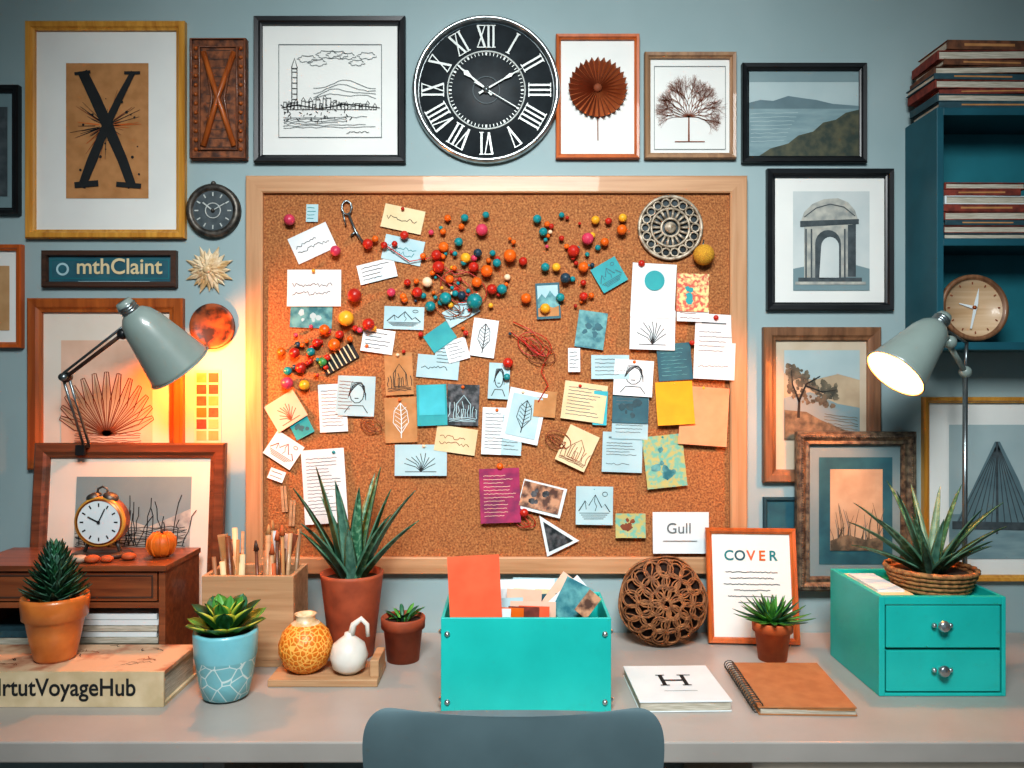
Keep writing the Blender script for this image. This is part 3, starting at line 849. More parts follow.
def bookstack(name, x0, y0, y1, z, items):
    b = MB(name)
    for (dx, w, h, cov, mode, yo, rot) in items:
        T = Matrix.Translation((x0+dx+w/2, (y0+y1)/2+yo, z)) @ Matrix.Rotation(radians(rot), 4, 'Z')
        hy = (y1-y0)/2; tk = .0025
        b.box(-w/2, w/2, -hy, hy, 0, tk, cov, T); b.box(-w/2, w/2, -hy, hy, h-tk, h, cov, T)
        b.box(-w/2+.003, w/2-.003, -hy+.003, hy-.003, tk, h-tk, pagem, T)
        if mode == 's': b.box(-w/2, w/2, -hy-.001, -hy+.003, 0, h, cov, T); b.box(-w*.3, w*.3, -hy-.0015, -hy, h*.35, h*.65, kraft, T)
        if mode == 'l': b.box(-w/2-.001, -w/2+.003, -hy, hy, 0, h, cov, T)
        z += h+.0003
    b.build(.0008)
bookstack('stacked_books', .975, -.145, -.02, 2.0105, [
    (.015, .26, .014, bluebook, 's', 0, 0), (.01, .25, .018, bluebook, 'l', 0, 1), (.02, .25, .012, redbook, 's', 0, -2), (.005, .25, .02, redbook, 'l', 0, 1),
    (.0, .23, .014, bluebook, 's', 0, 2), (.01, .24, .018, brownbook, 'l', 0, -2), (.02, .23, .014, brownbook, 's', .0, 3), (.015, .22, .022, redbook, 'l', 0, -1), (.03, .2, .022, brownbook, 's', 0, 2)])
bookstack('stacked_books', 1.003, -.14, -.02, zm+.0005, [
    (.0, .2, .014, bluebook, 'l', 0, 0), (.0, .21, .018, redbook, 'l', 0, 0), (.002, .2, .012, bluebook, 's', 0, 1), (.004, .19, .02, redbook, 'l', 0, -1),
    (.0, .2, .016, redbook, 's', 0, 0), (.003, .19, .02, white, 'l', 0, 1), (.0, .18, .014, redbook, 's', 0, -1), (.002, .19, .016, redbook, 'l', 0, 1)])

face_w = wood('clock_plywood', '#d4b898', '#bb9974', 'X')
b = MB('wooden_dial_clock', faceM(1.085, -.12, 1.4685, lean=radians(6)))
b.lathe([(0, .008), (.068, .008), (.07, .016), (.078, .016), (.08, .008), (.078, 0), (0, 0)], [face_w, walnut, walnut, walnut, walnut, darkw], (0, .08, 0), seg=48)
for k in range(12):
    T = Matrix.Translation((0, .08, 0)) @ Matrix.Rotation(pi*k/6, 4, 'Z'); b.ribbon([(0, .056), (0, .062)], .003, inkb, .0095, T)
b.ribbon([(-.035, .09), (0, .08), (.005, .075)], [.002, .008, .006], white, .011); b.ribbon([(.012, .125), (.004, .09), (-.012, .03)], [.001, .009, .004], white, .013)
b.sphere((0, .08, .012), .005, copper)
b.build()

# ------------------------------------------------------------------ lamps
def lampshade(b, cap, opn, R, bl=.62):
    cap = Vector(cap); opn = Vector(opn); dr = (opn-cap); L = dr.length
    T = Matrix.Translation(cap) @ dr.to_track_quat('Z', 'Y').to_matrix().to_4x4()
    pr = [(0, -.028), (R*.22, -.028), (R*.26, -.02), (R*.26, 0), (R*.36, .004), (R*.5, L*.1), (R*.62, L*.24), (R*.72, L*.46), (R*.84, L*.7), (R*.97, L*.95), (R, L)]
    inner = [(R*.985, L), (R*.95, L*.94), (R*.82, L*.7), (R*.7, L*.46), (R*.59, L*.25), (R*.4, L*.13), (0, L*.12)]
    b.lathe(pr+inner, [lampm]*(len(pr))+[lampin]*(len(inner)-1), T=T, seg=40)
    b.lathe([(R, L-.002), (R+.0025, L), (R, L+.002), (R-.002, L)], lampm, T=T, seg=40)
    for k in range(3): b.lathe([(R*.26, -.018+k*.006), (R*.29, -.015+k*.006), (R*.26, -.012+k*.006)], steel, T=T, seg=24)
    b.lathe([(0, L*.12), (.014, L*.14), (.014, L*(bl-.2)), (.012, L*(bl-.16))], whitec, T=T, seg=20)
    bz = L*bl; br = R*.32
    b.sphere(T @ Vector((0, 0, bz)), br, bulbm, seg=18, rings=12)
    return T, L, bz+br
def lamplight(name, pos, W, par, size=.012):
    l = bpy.data.lights.new(name, 'POINT'); l.energy = W; l.color = (1, .27, .05); l.shadow_soft_size = size
    o = bpy.data.objects.new(name, l); sc.collection.objects.link(o)
    o.parent = par; o.location = Vector(pos)-par.location

b = MB('clamp_desk_lamp')
A = Vector((-1.031, -.062, 1.222)); J = Vector((-1.046, -.125, 1.386)); H = Vector((-.868, -.215, 1.482))
for o in (-.007, .007):
    v = Vector((o, 0, 0)); b.tube([A+v, J+v], .0032, steel, 8)
b.tube([J, H], .0045, darkw, 8); b.tube([J+Vector((0, -.008, .01)), H+Vector((0, -.004, .014))], .003, steel, 8)
b.sphere(J, .013, blackf); b.sphere(H, .013, blackf)
b.tube([J+Vector((0, -.016, 0)), J+Vector((0, .016, 0))], .009, steel, 12)
b.box(-1.042, -1.02, -.088, -.045, 1.2165, 1.224, blackf); b.box(-1.042, -1.02, -.092, -.086, 1.2, 1.224, blackf)
b.tube([H, Vector((-.847, -.222, 1.494))], .006, steel, 8)
T, L, tip = lampshade(b, (-.8415, -.232, 1.530), (-.764, -.158, 1.409), .075, .84)
lampL = b.build()
lamplight('warm_bulb_light', T @ Vector((0, 0, tip+.013)), 7.5, lampL)

b = MB('arm_desk_lamp')
px, py = 1.036, -.168
b.lathe([(0, 0), (.046, 0), (.046, .012), (.04, .018), (.012, .022), (0, .022)], lampm, (px, py, .7505), seg=36)
b.tube([(px, py, .77), (px+.002, py, 1.395)], .0055, steel, 10)
b.tube([(px+.002, py, 1.38), (px+.004, py-.002, 1.466)], .004, steel, 8)
b.sphere((px+.002, py, 1.398), .014, lampm)
b.tube([(px+.002, py, 1.398), (.965, -.235, 1.455)], .006, lampm, 10)
b.tube([(px+.004, py-.002, 1.464), (.95, -.245, 1.49)], .003, steel, 8)
b.sphere((.963, -.24, 1.462), .015, lampm)
b.tube([(.963, -.24, 1.462), (.928, -.262, 1.49)], .007, lampm, 10)
T, L, tip = lampshade(b, (.925, -.262, 1.500), (.820, -.287, 1.392), .066, .70)
lampR = b.build()
lamplight('warm_bulb_light', T @ Vector((0, 0, tip+.012)), 6.0, lampR)

# ------------------------------------------------------------------ left desk group
b = MB('leaning_picture_frame', faceM(-.925, -.088, .752, lean=radians(5), s=1/416, flip=True))
h_ = 198
b.frame(-96, -h_, 96, 0, prof(15, 8), brownw)
b.box(-94, 94, -h_+2, -2, 0, 1.5, darkw)
b.rect(-83, -h_+13, 83, -13, paperw, 2.6)
b.rect(-54, -h_+34, 62, -h_+106, sky2, 3)
b.poly([(-54, -h_+80), (-20, -h_+70), (20, -h_+84), (62, -h_+66), (62, -h_+106), (-54, -h_+106)], stone, 3.2)
for k in range(26):
    x = random.uniform(-50, 55); b.ribbon(jl((x, -h_+102), (x+random.uniform(-16, 16), -h_+random.uniform(50, 84)), 5, 1.4), .9, ink, 3.5)
for k in range(10): b.ribbon(jl((-52, -h_+88+k*1.8), (58, -h_+84+k*2), 16, 1.4), .6, ink, 3.5)
b.build()

b = MB('wooden_drawer_chest')
x0, x1, y0, y1, z0, z1 = -1.17, -.737, -.30, -.115, .7505, .985
b.box(x0-.004, x1+.004, y0-.006, y1, z1-.012, z1, chestw)
b.box(x0, x0+.014, y0, y1, z0, z1-.012, chestw); b.box(x1-.014, x1, y0, y1, z0, z1-.012, chestw)
b.box(x0+.014, x1-.014, y1-.008, y1, z0, z1-.012, darkw)
b.box(x0+.014, x1-.014, y0+.002, y1-.008, .893, .905, chestw); b.box(x0+.014, x1-.014, y0+.002, y1-.008, z0, z0+.014, chestw)
b.box(x0+.018, x1-.018, y0+.001, y1-.02, .908, .970, chestw)
b.frame(x0+.026, .914, x1-.026, .964, [(0, 0), (.001, .0015), (.003, .0015), (.004, 0)], darkw, T=Matrix(((1, 0, 0, 0), (0, 0, -1, y0+.001), (0, 1, 0, 0), (0, 0, 0, 1))))
Tk = Matrix.Translation((-.93, y0+.001, .938)) @ Matrix.Rotation(pi/2, 4, 'X')
b.lathe([(.004, 0), (.004, .008), (.011, .012), (.011, .018), (0, .022)], bronze, T=Tk, seg=20)
b.build(.0015)
b = MB('paper_ream_stack')
for i in range(9):
    o = random.uniform(-.006, .006)
    b.box(-.955+o, -.758+min(o, 0), y0+.012+abs(o), y1-.02, .765+i*.0125, .765+i*.0125+.0113, random.choice([white, pagem, cream, pagem, white]))
for i in range(5):
    b.box(-1.145, -.965, y0+.02, y1-.02, .765+i*.015, .765+i*.015+.0135, random.choice([brownbook, pagem, bluebook]))
b.build()

b = MB('twin_bell_alarm_clock', faceM(-.916, -.21, .9855))
cz = .078
b.lathe([(0, 0), (.048, 0), (.054, .004), (.055, .03), (.053, .036), (.048, .038)], copper, (0, cz, -.02), seg=40)
b.lathe([(.046, .014), (.052, .017), (.056, .014), (.056, .008)], gold, (0, cz, 0), seg=40)
b.disc(0, cz, .0475, white, .0165)
for k in range(12):
    T = Matrix.Translation((0, cz, 0)) @ Matrix.Rotation(pi*k/6, 4, 'Z'); b.ribbon([(0, .034), (0, .042)], .003, ink, .0175, T)
b.ribbon([(0, cz), (-.024, cz+.012)], .003, ink, .0185); b.ribbon([(0, cz), (.014, cz+.03)], .0025, ink, .0188); b.disc(0, cz, .004, ink, .0192, n=12)
for s_ in (-1, 1):
    T = Matrix.Translation((s_*.018, cz+.052, 0)) @ Matrix.Rotation(-s_*.35, 4, 'Z') @ Matrix.Rotation(-pi/2, 4, 'X')
    b.lathe([(.017, 0), (.016, .006), (.011, .01), (0, .012)], bronze, T=T, seg=20)
    b.tube([(s_*.03, cz-.045, 0), (s_*.04, .01, .0)], .004, bronze, 8)
b.tube([(-.012, cz+.06, 0), (-.01, cz+.072, 0), (0, cz+.077, 0), (.01, cz+.072, 0), (.012, cz+.06, 0)], .0025, bronze, 8)
b.lathe([(0, 0), (.062, 0), (.066, .006), (.06, .01), (0, .01)], darkw, T=Matrix.Rotation(-pi/2, 4, 'X') @ Matrix.Diagonal((1, .7, 1, 1)), seg=32)
b.build()
b = MB('pebble_pile')
for (x, y, r) in ((-.955, -.272, .013), (-.93, -.279, .014), (-.903, -.279, .014), (-.875, -.272, .012), (-.838, -.25, .013)):
    b.sphere((x, y, .985+r*.62), r, random.choice([pebble, whitec, terra]), (1.2, 1, .65))
b.build()
b = MB('orange_gourd_ornament')
prf = [(.0, .0), (.012, .0), (.024, .008), (.031, .024), (.029, .04), (.018, .052), (.005, .05), (0, .049)]
b.lathe(prf, orangeball, (-.782, -.215, .9855), seg=32)
for k in range(10):
    a = 2*pi*k/10; b.tube([(-.782+r*1.01*cos(a), -.215+r*1.01*sin(a), .9855+z) for (r, z) in prf[1:7]], .0022, orangeball, 6)
b.tube([(-.782, -.215, 1.034), (-.78, -.215, 1.046)], .003, darkw, 6)
b.build()

b = MB('thick_hardcover_book')
bx0, bx1, by0, by1 = -1.13, -.668, -.464, -.305
b.box(bx0, bx1, by0+.004, by1, .7505, .757, bookspine); b.box(bx0, bx1, by0+.004, by1, .811, .818, bookcover)
b.box(bx0, bx1-.006, by0+.004, by1-.004, .757, .811, pagem); b.box(bx0, bx1, by0-.002, by0+.004, .7505, .818, bookspine)
Ts = Matrix(((1, 0, 0, -.862), (0, 0, -1, by0-.0025), (0, 1, 0, .787), (0, 0, 0, 1)))
b.text('rlrtutVoyageHub', 0, 0, .047, ink, .0004, T=Ts, off=.014, sx=.88)
for i in range(14):
    x = random.uniform(-1.05, -.7); y = random.uniform(-.44, -.32)
    b.ribbon(jl((x, y), (x+random.uniform(-.06, .06), y+random.uniform(-.02, .02)), 6, .006), .0016, random.choice([ink, inkb]), .8185)
b.build(.0015)

def pot(b, c, rt, rb, h, m, rim=True, soilm=soil):
    if rim: pr = [(0, 0), (rb, 0), (rb+(rt*.93-rb)*.78, h*.74), (rt, h*.75), (rt*1.02, h*.97), (rt*.99, h), (rt*.9, h), (rt*.88, h*.9), (0, h*.91)]
    else: pr = [(0, 0), (rb, 0), (rb*1.03, h*.02), (rt*.98, h*.96), (rt, h), (rt*.93, h), (rt*.9, h*.92), (0, h*.93)]
    ms = [m]*(len(pr)-2)+[soilm]
    b.lathe(pr, ms, c, seg=40)

b = MB('potted_haworthia')
c = (-.918, -.392, .8185)
b.lathe([(0, 0), (.034, 0), (.039, .006), (.048, .05), (.054, .082), (.060, .085), (.063, .12), (.061, .128), (.055, .128), (.053, .115), (0, .117)],
        [terra3]*9+[soil], c, seg=40)
for k in range(120):
    t = k/120; a = k*2.39996; z = c[2]+.112+t*.1; r0 = .004+.012*(1-t)
    b.leaf((c[0]+r0*cos(a), c[1]+r0*sin(a), z), a, .25+1.0*t, .75+.65*t, .060*(1-.48*t), .0095, .005, random.choice([g_dark, g_blue, g_dark, g_grey]), n=5, cup=.5)
b.build()

b = MB('potted_echeveria')
c = (-.567, -.415, .7505)
b.lathe([(0, 0), (.034, 0), (.044, .006), (.052, .04), (.058, .08), (.060, .085), (.062, .128), (.061, .134), (.055, .134), (.053, .12), (0, .122)],
        [hexpot]*4+[bluepot]*5+[soil], c, seg=44)
for lay, (n, L, e0, e1, W) in enumerate(((8, .085, .35, .6, .026), (7, .082, .7, .85, .026), (5, .068, 1.0, 1.1, .021), (4, .05, 1.3, 1.25, .014))):
    for i in range(n):
        a = 2*pi*i/n+lay*.5
        b.leaf((c[0]+.008*cos(a), c[1]+.008*sin(a), c[2]+.122+lay*.007), a, e0, e1, L*random.uniform(.9, 1.08), W, .004, g_mid if lay != 1 else g_dark, g_lime, n=8, cup=.35, shape='broad')
b.build()

b = MB('wooden_desk_organizer')
ox0, ox1, oy0, oy1, oz = -.679, -.478, -.25, -.125, .95
b.box(ox0, ox1, oy0, oy0+.01, .765, oz, orgw); b.box(ox0, ox1, oy1-.01, oy1, .765, oz, orgw)
b.box(ox0, ox0+.01, oy0+.01, oy1-.01, .765, oz, orgw); b.box(ox1-.01, ox1, oy0+.01, oy1-.01, .765, oz, orgw)
b.box(ox0+.09, ox0+.098, oy0+.01, oy1-.01, .765, oz-.02, orgw)
b.box(ox0, ox1, oy0, oy1, .7505, .765, orgw)
b.box(-.50, -.275, -.365, -.252, .7505, .765, orgw)
b.box(-.293, -.275, -.350, -.265, .765, .80, orgw)
b.build(.0015)
b = MB('pens_and_brushes')
for k in range(32):
    left = k % 2
    x = random.uniform(-.655, -.605) if left else random.uniform(-.565, -.508); y = random.uniform(-.225, -.15)
    dx = random.uniform(-.022, .015) if left else random.uniform(-.015, .02); dy = random.uniform(-.01, .015); z = .95+random.uniform(.02, .09)
    m_ = random.choice([orgw, brownw, kraft, cream, terra, lightw, brownw])
    zr = random.choice([.004, .005, .0065])
    b.tube([(x, y, .77), (x+dx, y+dy, z)], zr, m_, 8)
    if k % 4 == 0: b.tube([(x+dx, y+dy, z), (x+dx*1.15, y+dy*1.1, z+.022)], [.007, .002], random.choice([kraft, darkw, terra]), 8)
for k, (xx, rot) in enumerate(((-.635, -12), (-.645, -8), (-.53, 14), (-.525, 18), (-.55, 8))):
    T = Matrix.Translation((xx, -.2+k*.012, .955)) @ Matrix.Rotation(radians(rot), 4, 'Y')
    b.box(-.011, .011, -.003, .003, -.06, .075, [kraft, orgw, pinkish, inkb, white][k], T)
b.build()
b = MB('honeycomb_vase')
b.lathe([(0, 0), (.026, 0), (.044, .014), (.055, .04), (.056, .058), (.048, .082), (.03, .1), (.02, .106), (.02, .116), (.024, .12), (.019, .12), (.015, .108), (0, .1)],
        [honeyv]*6+[gstar]*6, (-.436, -.310, .7655), seg=44)
b.build()
b = MB('white_gourd_vase')
c = (-.342, -.322, .7655)
b.lathe([(0, 0), (.018, 0), (.034, .012), (.04, .036), (.033, .06), (.018, .072), (.01, .078), (.009, .084), (0, .086)], whitec, c, seg=36)
b.tube([(c[0]+.004, c[1], c[2]+.078), (c[0]+.01, c[1], c[2]+.1), (c[0]+.026, c[1], c[2]+.112), (c[0]+.038, c[1], c[2]+.1), (c[0]+.04, c[1], c[2]+.075)], [.008, .007, .006, .005, .004], whitec, 10)
b.build()

b = MB('potted_aloe')
c = (-.366, -.170, .7505)
pot(b, c, .072, .048, .19, terra2, rim=False)
for k, (a, e0, e1, L, W) in enumerate([(0.1, 1.15, .8, .24, .017), (3.2, 1.15, .95, .24, .017), (1.2, 1.3, 1.1, .25, .018), (4.5, 1.3, 1.2, .25, .019), (5.6, 1.1, .75, .2, .015), (2.4, 1.2, .8, .21, .015),
        (3.6, 1.35, 1.3, .27, .018), (.6, 1.4, 1.3, .26, .018), (5.2, 1.4, 1.45, .22, .02), (4.0, 1.0, .7, .19, .015), (6.1, .9, .6, .2, .014), (3.1, .9, .7, .15, .014), (4.8, 1.05, 1.1, .16, .016), (0.0, 1.3, 1.15, .22, .016)]):
    b.leaf((c[0]+.018*cos(a), c[1]+.012*sin(a), c[2]+.172), a, e0, e1, L, W*1.15, .008, g_aloe if k % 3 else g_blue, g_grey, n=10, cup=.5)
b.build()
b = MB('potted_seedling')
c = (-.245, -.2, .7505)
pot(b, c, .049, .036, .097, terra2)
for k in range(16):
    a = k*2.4; b.leaf((c[0]+.012*cos(a), c[1]+.012*sin(a), c[2]+.088), a, random.uniform(.5, 1.2), random.uniform(-.2, .5), random.uniform(.03, .055), .006, .002, random.choice([g_mid, g_dark]), n=6, cup=.3, shape='broad')
b.build()

# ------------------------------------------------------------------ teal open box with papers
b = MB('teal_storage_box')
x0, x1, y0, y1, z0, z1 = -.134, .187, -.492, -.302, .7505, .929
t = .006
b.box(x0, x1, y0, y0+t, z0, z1, teal); b.box(x0, x1, y1-t, y1, z0, z1, teal)
b.box(x0, x0+t, y0+t, y1-t, z0, z1, teal); b.box(x1-t, x1, y0+t, y1-t, z0, z1, teal)
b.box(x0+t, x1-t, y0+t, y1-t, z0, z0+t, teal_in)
for (x, z) in ((x0+.012, z1-.03), (x0+.012, z0+.02), (x1-.012, z1-.03), (x1-.012, z0+.02)):
    Tk = Matrix.Translation((x, y0, z)) @ Matrix.Rotation(pi/2, 4, 'X'); b.lathe([(.0055, 0), (.0055, .002), (.003, .005), (0, .006)], silver, T=Tk, seg=16)
for z in (z1-.03, z0+.02):
    for (xx, rot) in ((x0, -pi/2), (x1, pi/2)):
        Tk = Matrix.Translation((xx, y0+.014, z)) @ Matrix.Rotation(rot, 4, 'Y'); b.lathe([(.0055, 0), (.0055, .002), (.003, .005), (0, .006)], silver, T=Tk, seg=16)
b.build(.0012)
b = MB('filed_papers')
def sheet(xc, yc, w, zt_, m, rot=0, lean=0, th=.0012, zb_=.76):
    T = Matrix.Translation((xc, yc, (zt_+zb_)/2)) @ Matrix.Rotation(radians(rot), 4, 'Y') @ Matrix.Rotation(radians(lean), 4, 'X')
    b.box(-w/2, w/2, -th/2, th/2, -(zt_-zb_)/2, (zt_-zb_)/2, m, T)
sheet(.07, -.322, .14, .962, whiteb, 1, -3); sheet(-.01, -.335, .1, .955, tealp, 0, -3); sheet(.03, -.345, .12, .965, white, -1, -3)
sheet(.06, -.36, .12, .948, cream, 2, -3); sheet(.10, -.375, .1, .944, dteal, -3, -3); sheet(.0, -.385, .09, .955, white, 1, -3)
sheet(.02, -.40, .07, .958, pinkish, 3, -3); sheet(-.01, -.415, .07, .945, whiteb, -2, -3); sheet(.04, -.43, .09, .942, pinkish, 1, -3)
for (xx, m_) in ((-.035, white), (-.01, PC['O']), (.02, redbook), (.04, coral)): sheet(xx, -.455+xx*.2, .06, .938, m_, 2, -2)
for (xx, yy, rot, m_, w2, h2) in ((.10, -.37, 38, pinkish, .055, .09), (.12, -.40, 28, tealphoto, .06, .08), (.115, -.385, 50, white, .05, .09), (.15, -.42, 40, brownphoto, .03, .05)):
    T = Matrix.Translation((xx, yy, .935)) @ Matrix.Rotation(radians(rot), 4, 'Y') @ Matrix.Rotation(radians(-12), 4, 'X')
    b.box(-w2/2, w2/2, -.0006, .0006, -h2/2, h2/2, m_, T)
b.build()
b = MB('coral_card')
T = Matrix.Translation((-.068, -.468, .905)) @ Matrix.Rotation(radians(-3), 4, 'Y') @ Matrix.Rotation(radians(-3), 4, 'X')
b.box(-.05, .05, -.001, .001, -.135, .135, coral, T); b.build()

# notepad & notebook
b = MB('white_notepad')
T = Matrix.Translation((.326, -.395, .7505)) @ Matrix.Rotation(radians(1.5), 4, 'Z')
b.box(-.088, .088, -.095, .095, 0, .002, white, T); b.box(-.086, .086, -.093, .093, .002, .018, pagem, T); b.box(-.088, .088, -.095, .095, .018, .021, white, T)
T2 = T @ Matrix.Translation((0, .01, .0213))
b.ribbon([(-.022, -.026), (-.022, .028)], .008, ink, .0003, T2); b.ribbon([(.022, -.026), (.022, .028)], .008, ink, .0003, T2)
b.ribbon([(-.022, 0), (.022, 0)], .007, ink, .0005, T2); b.ribbon([(.022, .028), (.04, .028)], .004, ink, .0004, T2)
for x in (-.022, .022): b.ribbon([(x-.009, -.026), (x+.009, -.026)], .004, ink, .0006, T2); b.ribbon([(x-.009, .028), (x+.009, .028)], .004, ink, .0006, T2)
b.ribbon([(-.03, -.055), (.035, -.055)], .0015, inkg, .0003, T2)
b.build(.0006)
b = MB('kraft_spiral_notebook')
T = Matrix.Translation((.556, -.386, .7505)) @ Matrix.Rotation(radians(-2), 4, 'Z')
b.box(-.09, .092, -.12, .12, 0, .0022, notebook, T); b.box(-.086, .09, -.118, .118, .0022, .010, pagem, T)
T2 = T @ Matrix.Translation((0.002, 0, .012)) @ Matrix.Rotation(radians(-1.2), 4, 'Y') @ Matrix.Rotation(radians(-2), 4, 'Z')
b.box(-.088, .092, -.12, .12, .0015, .0037, notebook, T2)
b.box(-.05, .09, -.118, .118, -.003, .0012, kraft, T2)
for k in range(20):
    y = -.112+k*.0118
    b.tube([(-.09+.011*cos(q*pi/5), y+.0003*q, .0115+.0105*sin(q*pi/5)) for q in range(10)], .0011, bronze, 5, True, T)
b.build()

# rattan disc-shaped ball
b = MB('rattan_ball', faceM(.356, -.104, .8575, lean=radians(6)))
R = .1035
b.sphere((0, 0, 0), R*.93, darkfill, (1, 1, .3), seg=36, rings=16)  # added dark body in the hollow ball, makes the weave look dense
def onb(x, y, s_=1):
    q = min((x*x+y*y)/(R*R), 1); return (x, y, s_*.052*sqrt(1-q)+random.uniform(-.0012, .0012))
for k in range(9):
    rr = R*(.99-.012*k); off = random.uniform(-.006, .006); ph = random.uniform(0, 6)
    b.tube([((rr+.0025*sin(t*.7+ph))*cos(t*pi/24), (rr+.0025*sin(t*.7+ph))*sin(t*pi/24), off+.006*sin(t*.4+ph)) for t in range(48)], .0024, twine, 6, True)
for s_ in (1, -1):
    for (rc, n, rl, ph) in ((0, 1, .13, 0), (.24, 7, .17, 0), (.5, 12, .19, .2), (.76, 17, .19, .1)):
        for i in range(n):
            a = 2*pi*i/n+ph
            for j in range(2):
                q = rl*R*(1-.22*j)
                cxx = rc*R*cos(a)+random.uniform(-.002, .002); cyy = rc*R*sin(a)+random.uniform(-.002, .002)
                b.tube([onb(cxx+q*cos(t*pi/8), cyy+q*sin(t*pi/8), s_) for t in range(16)], .0021, twine, 5, True)
    for i in range(12):
        a = 2*pi*i/12; b.tube([onb(r_*R*cos(a+.25*sin(r_*5)), r_*R*sin(a+.25*sin(r_*5)), s_) for r_ in (.08, .2, .35, .5, .65, .8, .94)], .0019, twine, 5)
b.build()

b = MB('small_orange_picture_frame', faceM(.575, -.094, .752, lean=radians(9), yaw=radians(-4), s=1/421, flip=True))
b.frame(-45, -114, 45, 0, prof(6, 6), orangew); b.box(-44, 44, -113, -1, 0, 1.2, darkw)
b.rect(-40, -109, 40, -5, paper, 2.2)
for i, (ch_, m_) in enumerate(zip('COVER', (inkt, dteal, coral, inko, inkt))):
    b.text(ch_, -22+i*11, -86, 14, m_, 2.8, off=.02)
for r, ww in enumerate((26, 22, 28, 18, 24, 14)):
    y = -70+r*6; n = int(ww*1.2); b.ribbon([(-ww+2*ww*i/n, y+random.uniform(-.5, .5)) for i in range(n+1)], .8, inkg, 2.8)
b.build()

b = MB('potted_succulent')
c = (.587, -.197, .7505)
pot(b, c, .044, .031, .086, terra)
for lay, (n, L, e0, e1) in enumerate(((14, .085, .1, .45), (13, .08, .45, .75), (10, .072, .85, 1.1), (7, .06, 1.2, 1.4))):
    for i in range(n):
        a = 2*pi*i/n+lay*.3
        b.leaf((c[0]+.006*cos(a), c[1]+.006*sin(a), c[2]+.084), a, e0, e1, L*random.uniform(.85, 1.05), .009, .003, random.choice([g_mid, g_dark, g_mid]), n=6, cup=.5)
b.build()

# teal drawer unit
b = MB('teal_drawer_unit')
x0, x1, y0, y1, z0, z1 = .728, .980, -.413, -.17, .7505, .948
b.box(x0, x0+.012, y0, y1, z0, z1, teal)
b.box(x1-.008, x1, y0, y1, z0, z1, teal)
b.box(x0+.012, x1-.008, y0+.016, y1, z0, z1-.016, teal)
b.box(x0+.012, x1-.008, y0, y0+.012, z1-.016, z1, teal); b.box(x0+.012, x1-.008, y1-.01, y1, z1-.016, z1, teal)
b.box(x0+.012, x1-.008, y0, y0+.012, z0, z0+.006, teal)
for (za, zb_) in ((z0+.009, z0+.090), (z0+.096, z1-.018)):
    b.box(x0+.015, x1-.011, y0+.001, y0+.014, za, zb_, teal)
    Tk = Matrix.Translation(((x0+x1)/2-.004, y0+.001, (za+zb_)/2+.005)) @ Matrix.Rotation(pi/2, 4, 'X')
    b.lathe([(.004, 0), (.004, .008), (.010, .011), (.012, .016), (.009, .021), (0, .022)], silver, T=Tk, seg=24)
    b.sphere(((x0+x1)/2+.012, y0-.007, (za+zb_)/2+.005), .005, silver); b.sphere(((x0+x1)/2-.02, y0-.007, (za+zb_)/2+.005), .005, silver)
b.build(.0012)
b = MB('loose_paper_sheets')
b.box(x0+.016, x0+.085, y0+.03, y1-.03, z1-.0155, z1-.004, cream); b.box(x0+.02, x0+.075, y0+.05, y1-.05, z1-.004, z1+.001, white); b.build()

b = MB('basket_aloe_plant')
c = (.892, -.295, z1-.0145)
for k in range(5):
    rr = .070+.004*k if k < 4 else .086
    b.tube([(c[0]+(rr+.0025*(i % 2))*cos(i*pi/24), c[1]+(rr+.0025*(i % 2))*sin(i*pi/24), c[2]+.006+k*.0095+.0015*(i % 2)) for i in range(48)], .0056, basket, 7, True)
b.lathe([(0, 0), (.068, 0), (.078, .04), (.074, .038), (0, .034)], [basket, basket, basket, soil], c, seg=32)
spec = [(3.14, .75, .35, .2), (3.5, .9, .5, .19), (2.7, .95, .55, .2), (0.0, .95, .6, .21), (.35, .8, .45, .19), (-.4, .85, .5, .17), (1.5, 1.2, 1.0, .2), (2.1, 1.2, 1.0, .21), (.9, 1.2, .95, .2),
        (4.7, .7, .5, .12), (4.1, .8, .5, .14), (5.4, .8, .5, .14), (3.3, 1.25, 1.15, .19), (0.2, 1.3, 1.15, .2), (4.6, 1.2, 1.1, .14), (3.9, 1.1, .8, .17), (5.6, 1.15, .9, .17), (3.0, .5, .15, .16), (.1, .55, .2, .14), (2.5, 1.45, 1.4, .17)]
for k, (a, e0, e1, L) in enumerate(spec):
    b.leaf((c[0]+.012*cos(a), c[1]+.012*sin(a), c[2]+.032), a, e0, e1, L, .013, .006, g_aloe if k % 2 else g_blue, g_grey, n=9, cup=.6)
b.build()

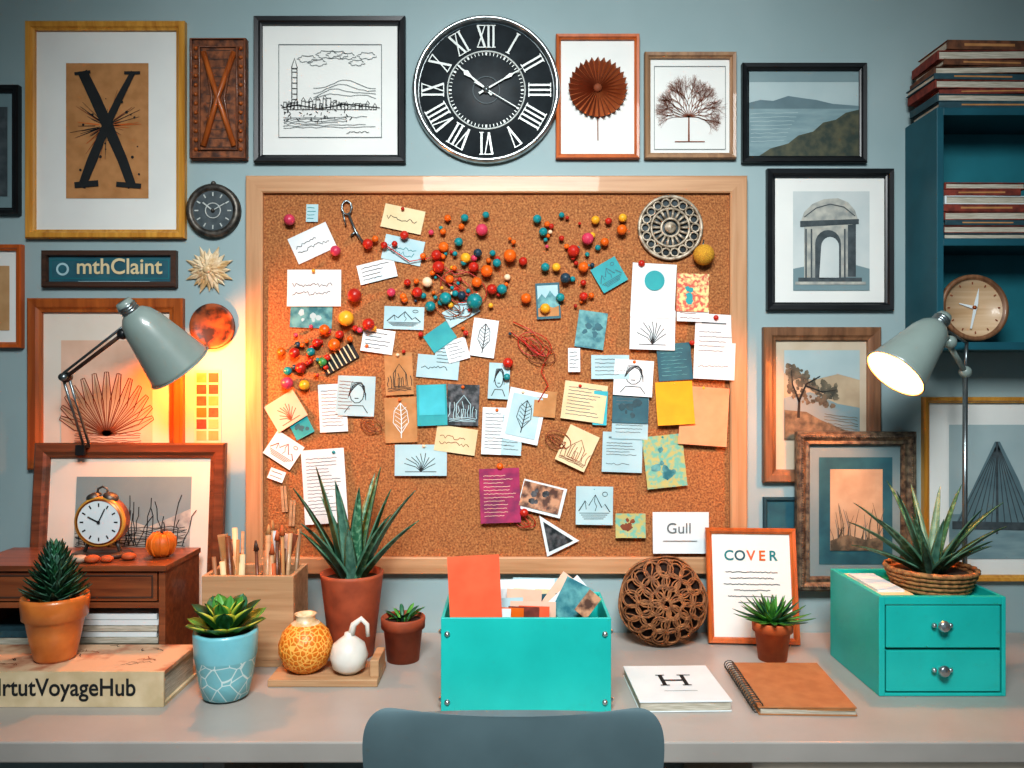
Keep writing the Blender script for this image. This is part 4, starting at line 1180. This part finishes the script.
# ------------------------------------------------------------------ chair
b = MB('shell_chair')
path = [(-.46, .445), (-.50, .455), (-.58, .45), (-.66, .443), (-.73, .445), (-.785, .465), (-.82, .51), (-.838, .58), (-.848, .66), (-.855, .74), (-.860, .80), (-.864, .845), (-.866, .875), (-.867, .891), (-.8675, .898), (-.868, .9)]
wid = [.13, .17, .195, .205, .205, .2, .195, .195, .2, .208, .214, .217, .214, .205, .197, .184]
NX = 16; vs = []; fs = []
for (y, z), w in zip(path, wid):
    for i in range(NX+1):
        q = -1+2*i/NX
        back = min(max((z-.45)/.2, 0), 1)
        vs.append((.002+w*q, y+back*.022*q*q, z+(1-back)*.02*q*q+back*.004*(1-q*q)))
n = NX+1
for j in range(len(path)-1):
    for i in range(NX): fs.append((j*n+i, j*n+i+1, (j+1)*n+i+1, (j+1)*n+i))
b.add(vs, fs, chairm, True)
ch = b.build()
md = ch.modifiers.new('solid', 'SOLIDIFY'); md.thickness = .015; md.offset = 0
md = ch.modifiers.new('bev', 'BEVEL'); md.width = .003; md.segments = 2; md.limit_method = 'ANGLE'; md.angle_limit = radians(50)
md = ch.modifiers.new('sub', 'SUBSURF'); md.levels = 1; md.render_levels = 2
b = MB('legs')
for sx_ in (-1, 1):
    for (ya, yb) in ((-.56, -.50), (-.74, -.84)):
        b.tube([(.002+sx_*.12, ya, .434), (.002+sx_*.2, yb, 0)], .011, legm, 10)
    b.tube([(.002+sx_*.12, -.56, .43), (.002+sx_*.12, -.74, .43)], .009, legm, 8)
b.tube([(-.12, -.65, .428), (.124, -.65, .428)], .009, legm, 8)
lg = b.build(); lg.parent = ch; lg.location = lg.location-ch.location

# ------------------------------------------------------------------ light
w = bpy.data.worlds.new('world'); sc.world = w; w.use_nodes = True
bg = w.node_tree.nodes['Background']; bg.inputs['Color'].default_value = (.62, .86, 1, 1); bg.inputs['Strength'].default_value = .34
def area(name, loc, tgt, sx_, sy_, W, col, spread=180):
    l = bpy.data.lights.new(name, 'AREA'); l.shape = 'RECTANGLE'; l.size = sx_; l.size_y = sy_; l.energy = W; l.color = col
    l.spread = radians(spread)
    o = bpy.data.objects.new(name, l); sc.collection.objects.link(o); o.location = loc
    o.rotation_euler = (Vector(tgt)-Vector(loc)).to_track_quat('-Z', 'Y').to_euler()
area('added_overhead_fill', (.0, -2.0, 2.6), (0.05, 0, 1.1), .9, .7, 29, (.95, .99, 1), 92)  # added unseen overhead fill; narrow spread leaves the corners darker

cam = bpy.data.cameras.new('camera'); co = bpy.data.objects.new('camera', cam); sc.collection.objects.link(co)
co.location = (0, -2, ZC); co.rotation_euler = (pi/2, 0, 0); cam.lens = 28.125; cam.sensor_width = 36; cam.clip_start = .05
sc.camera = co
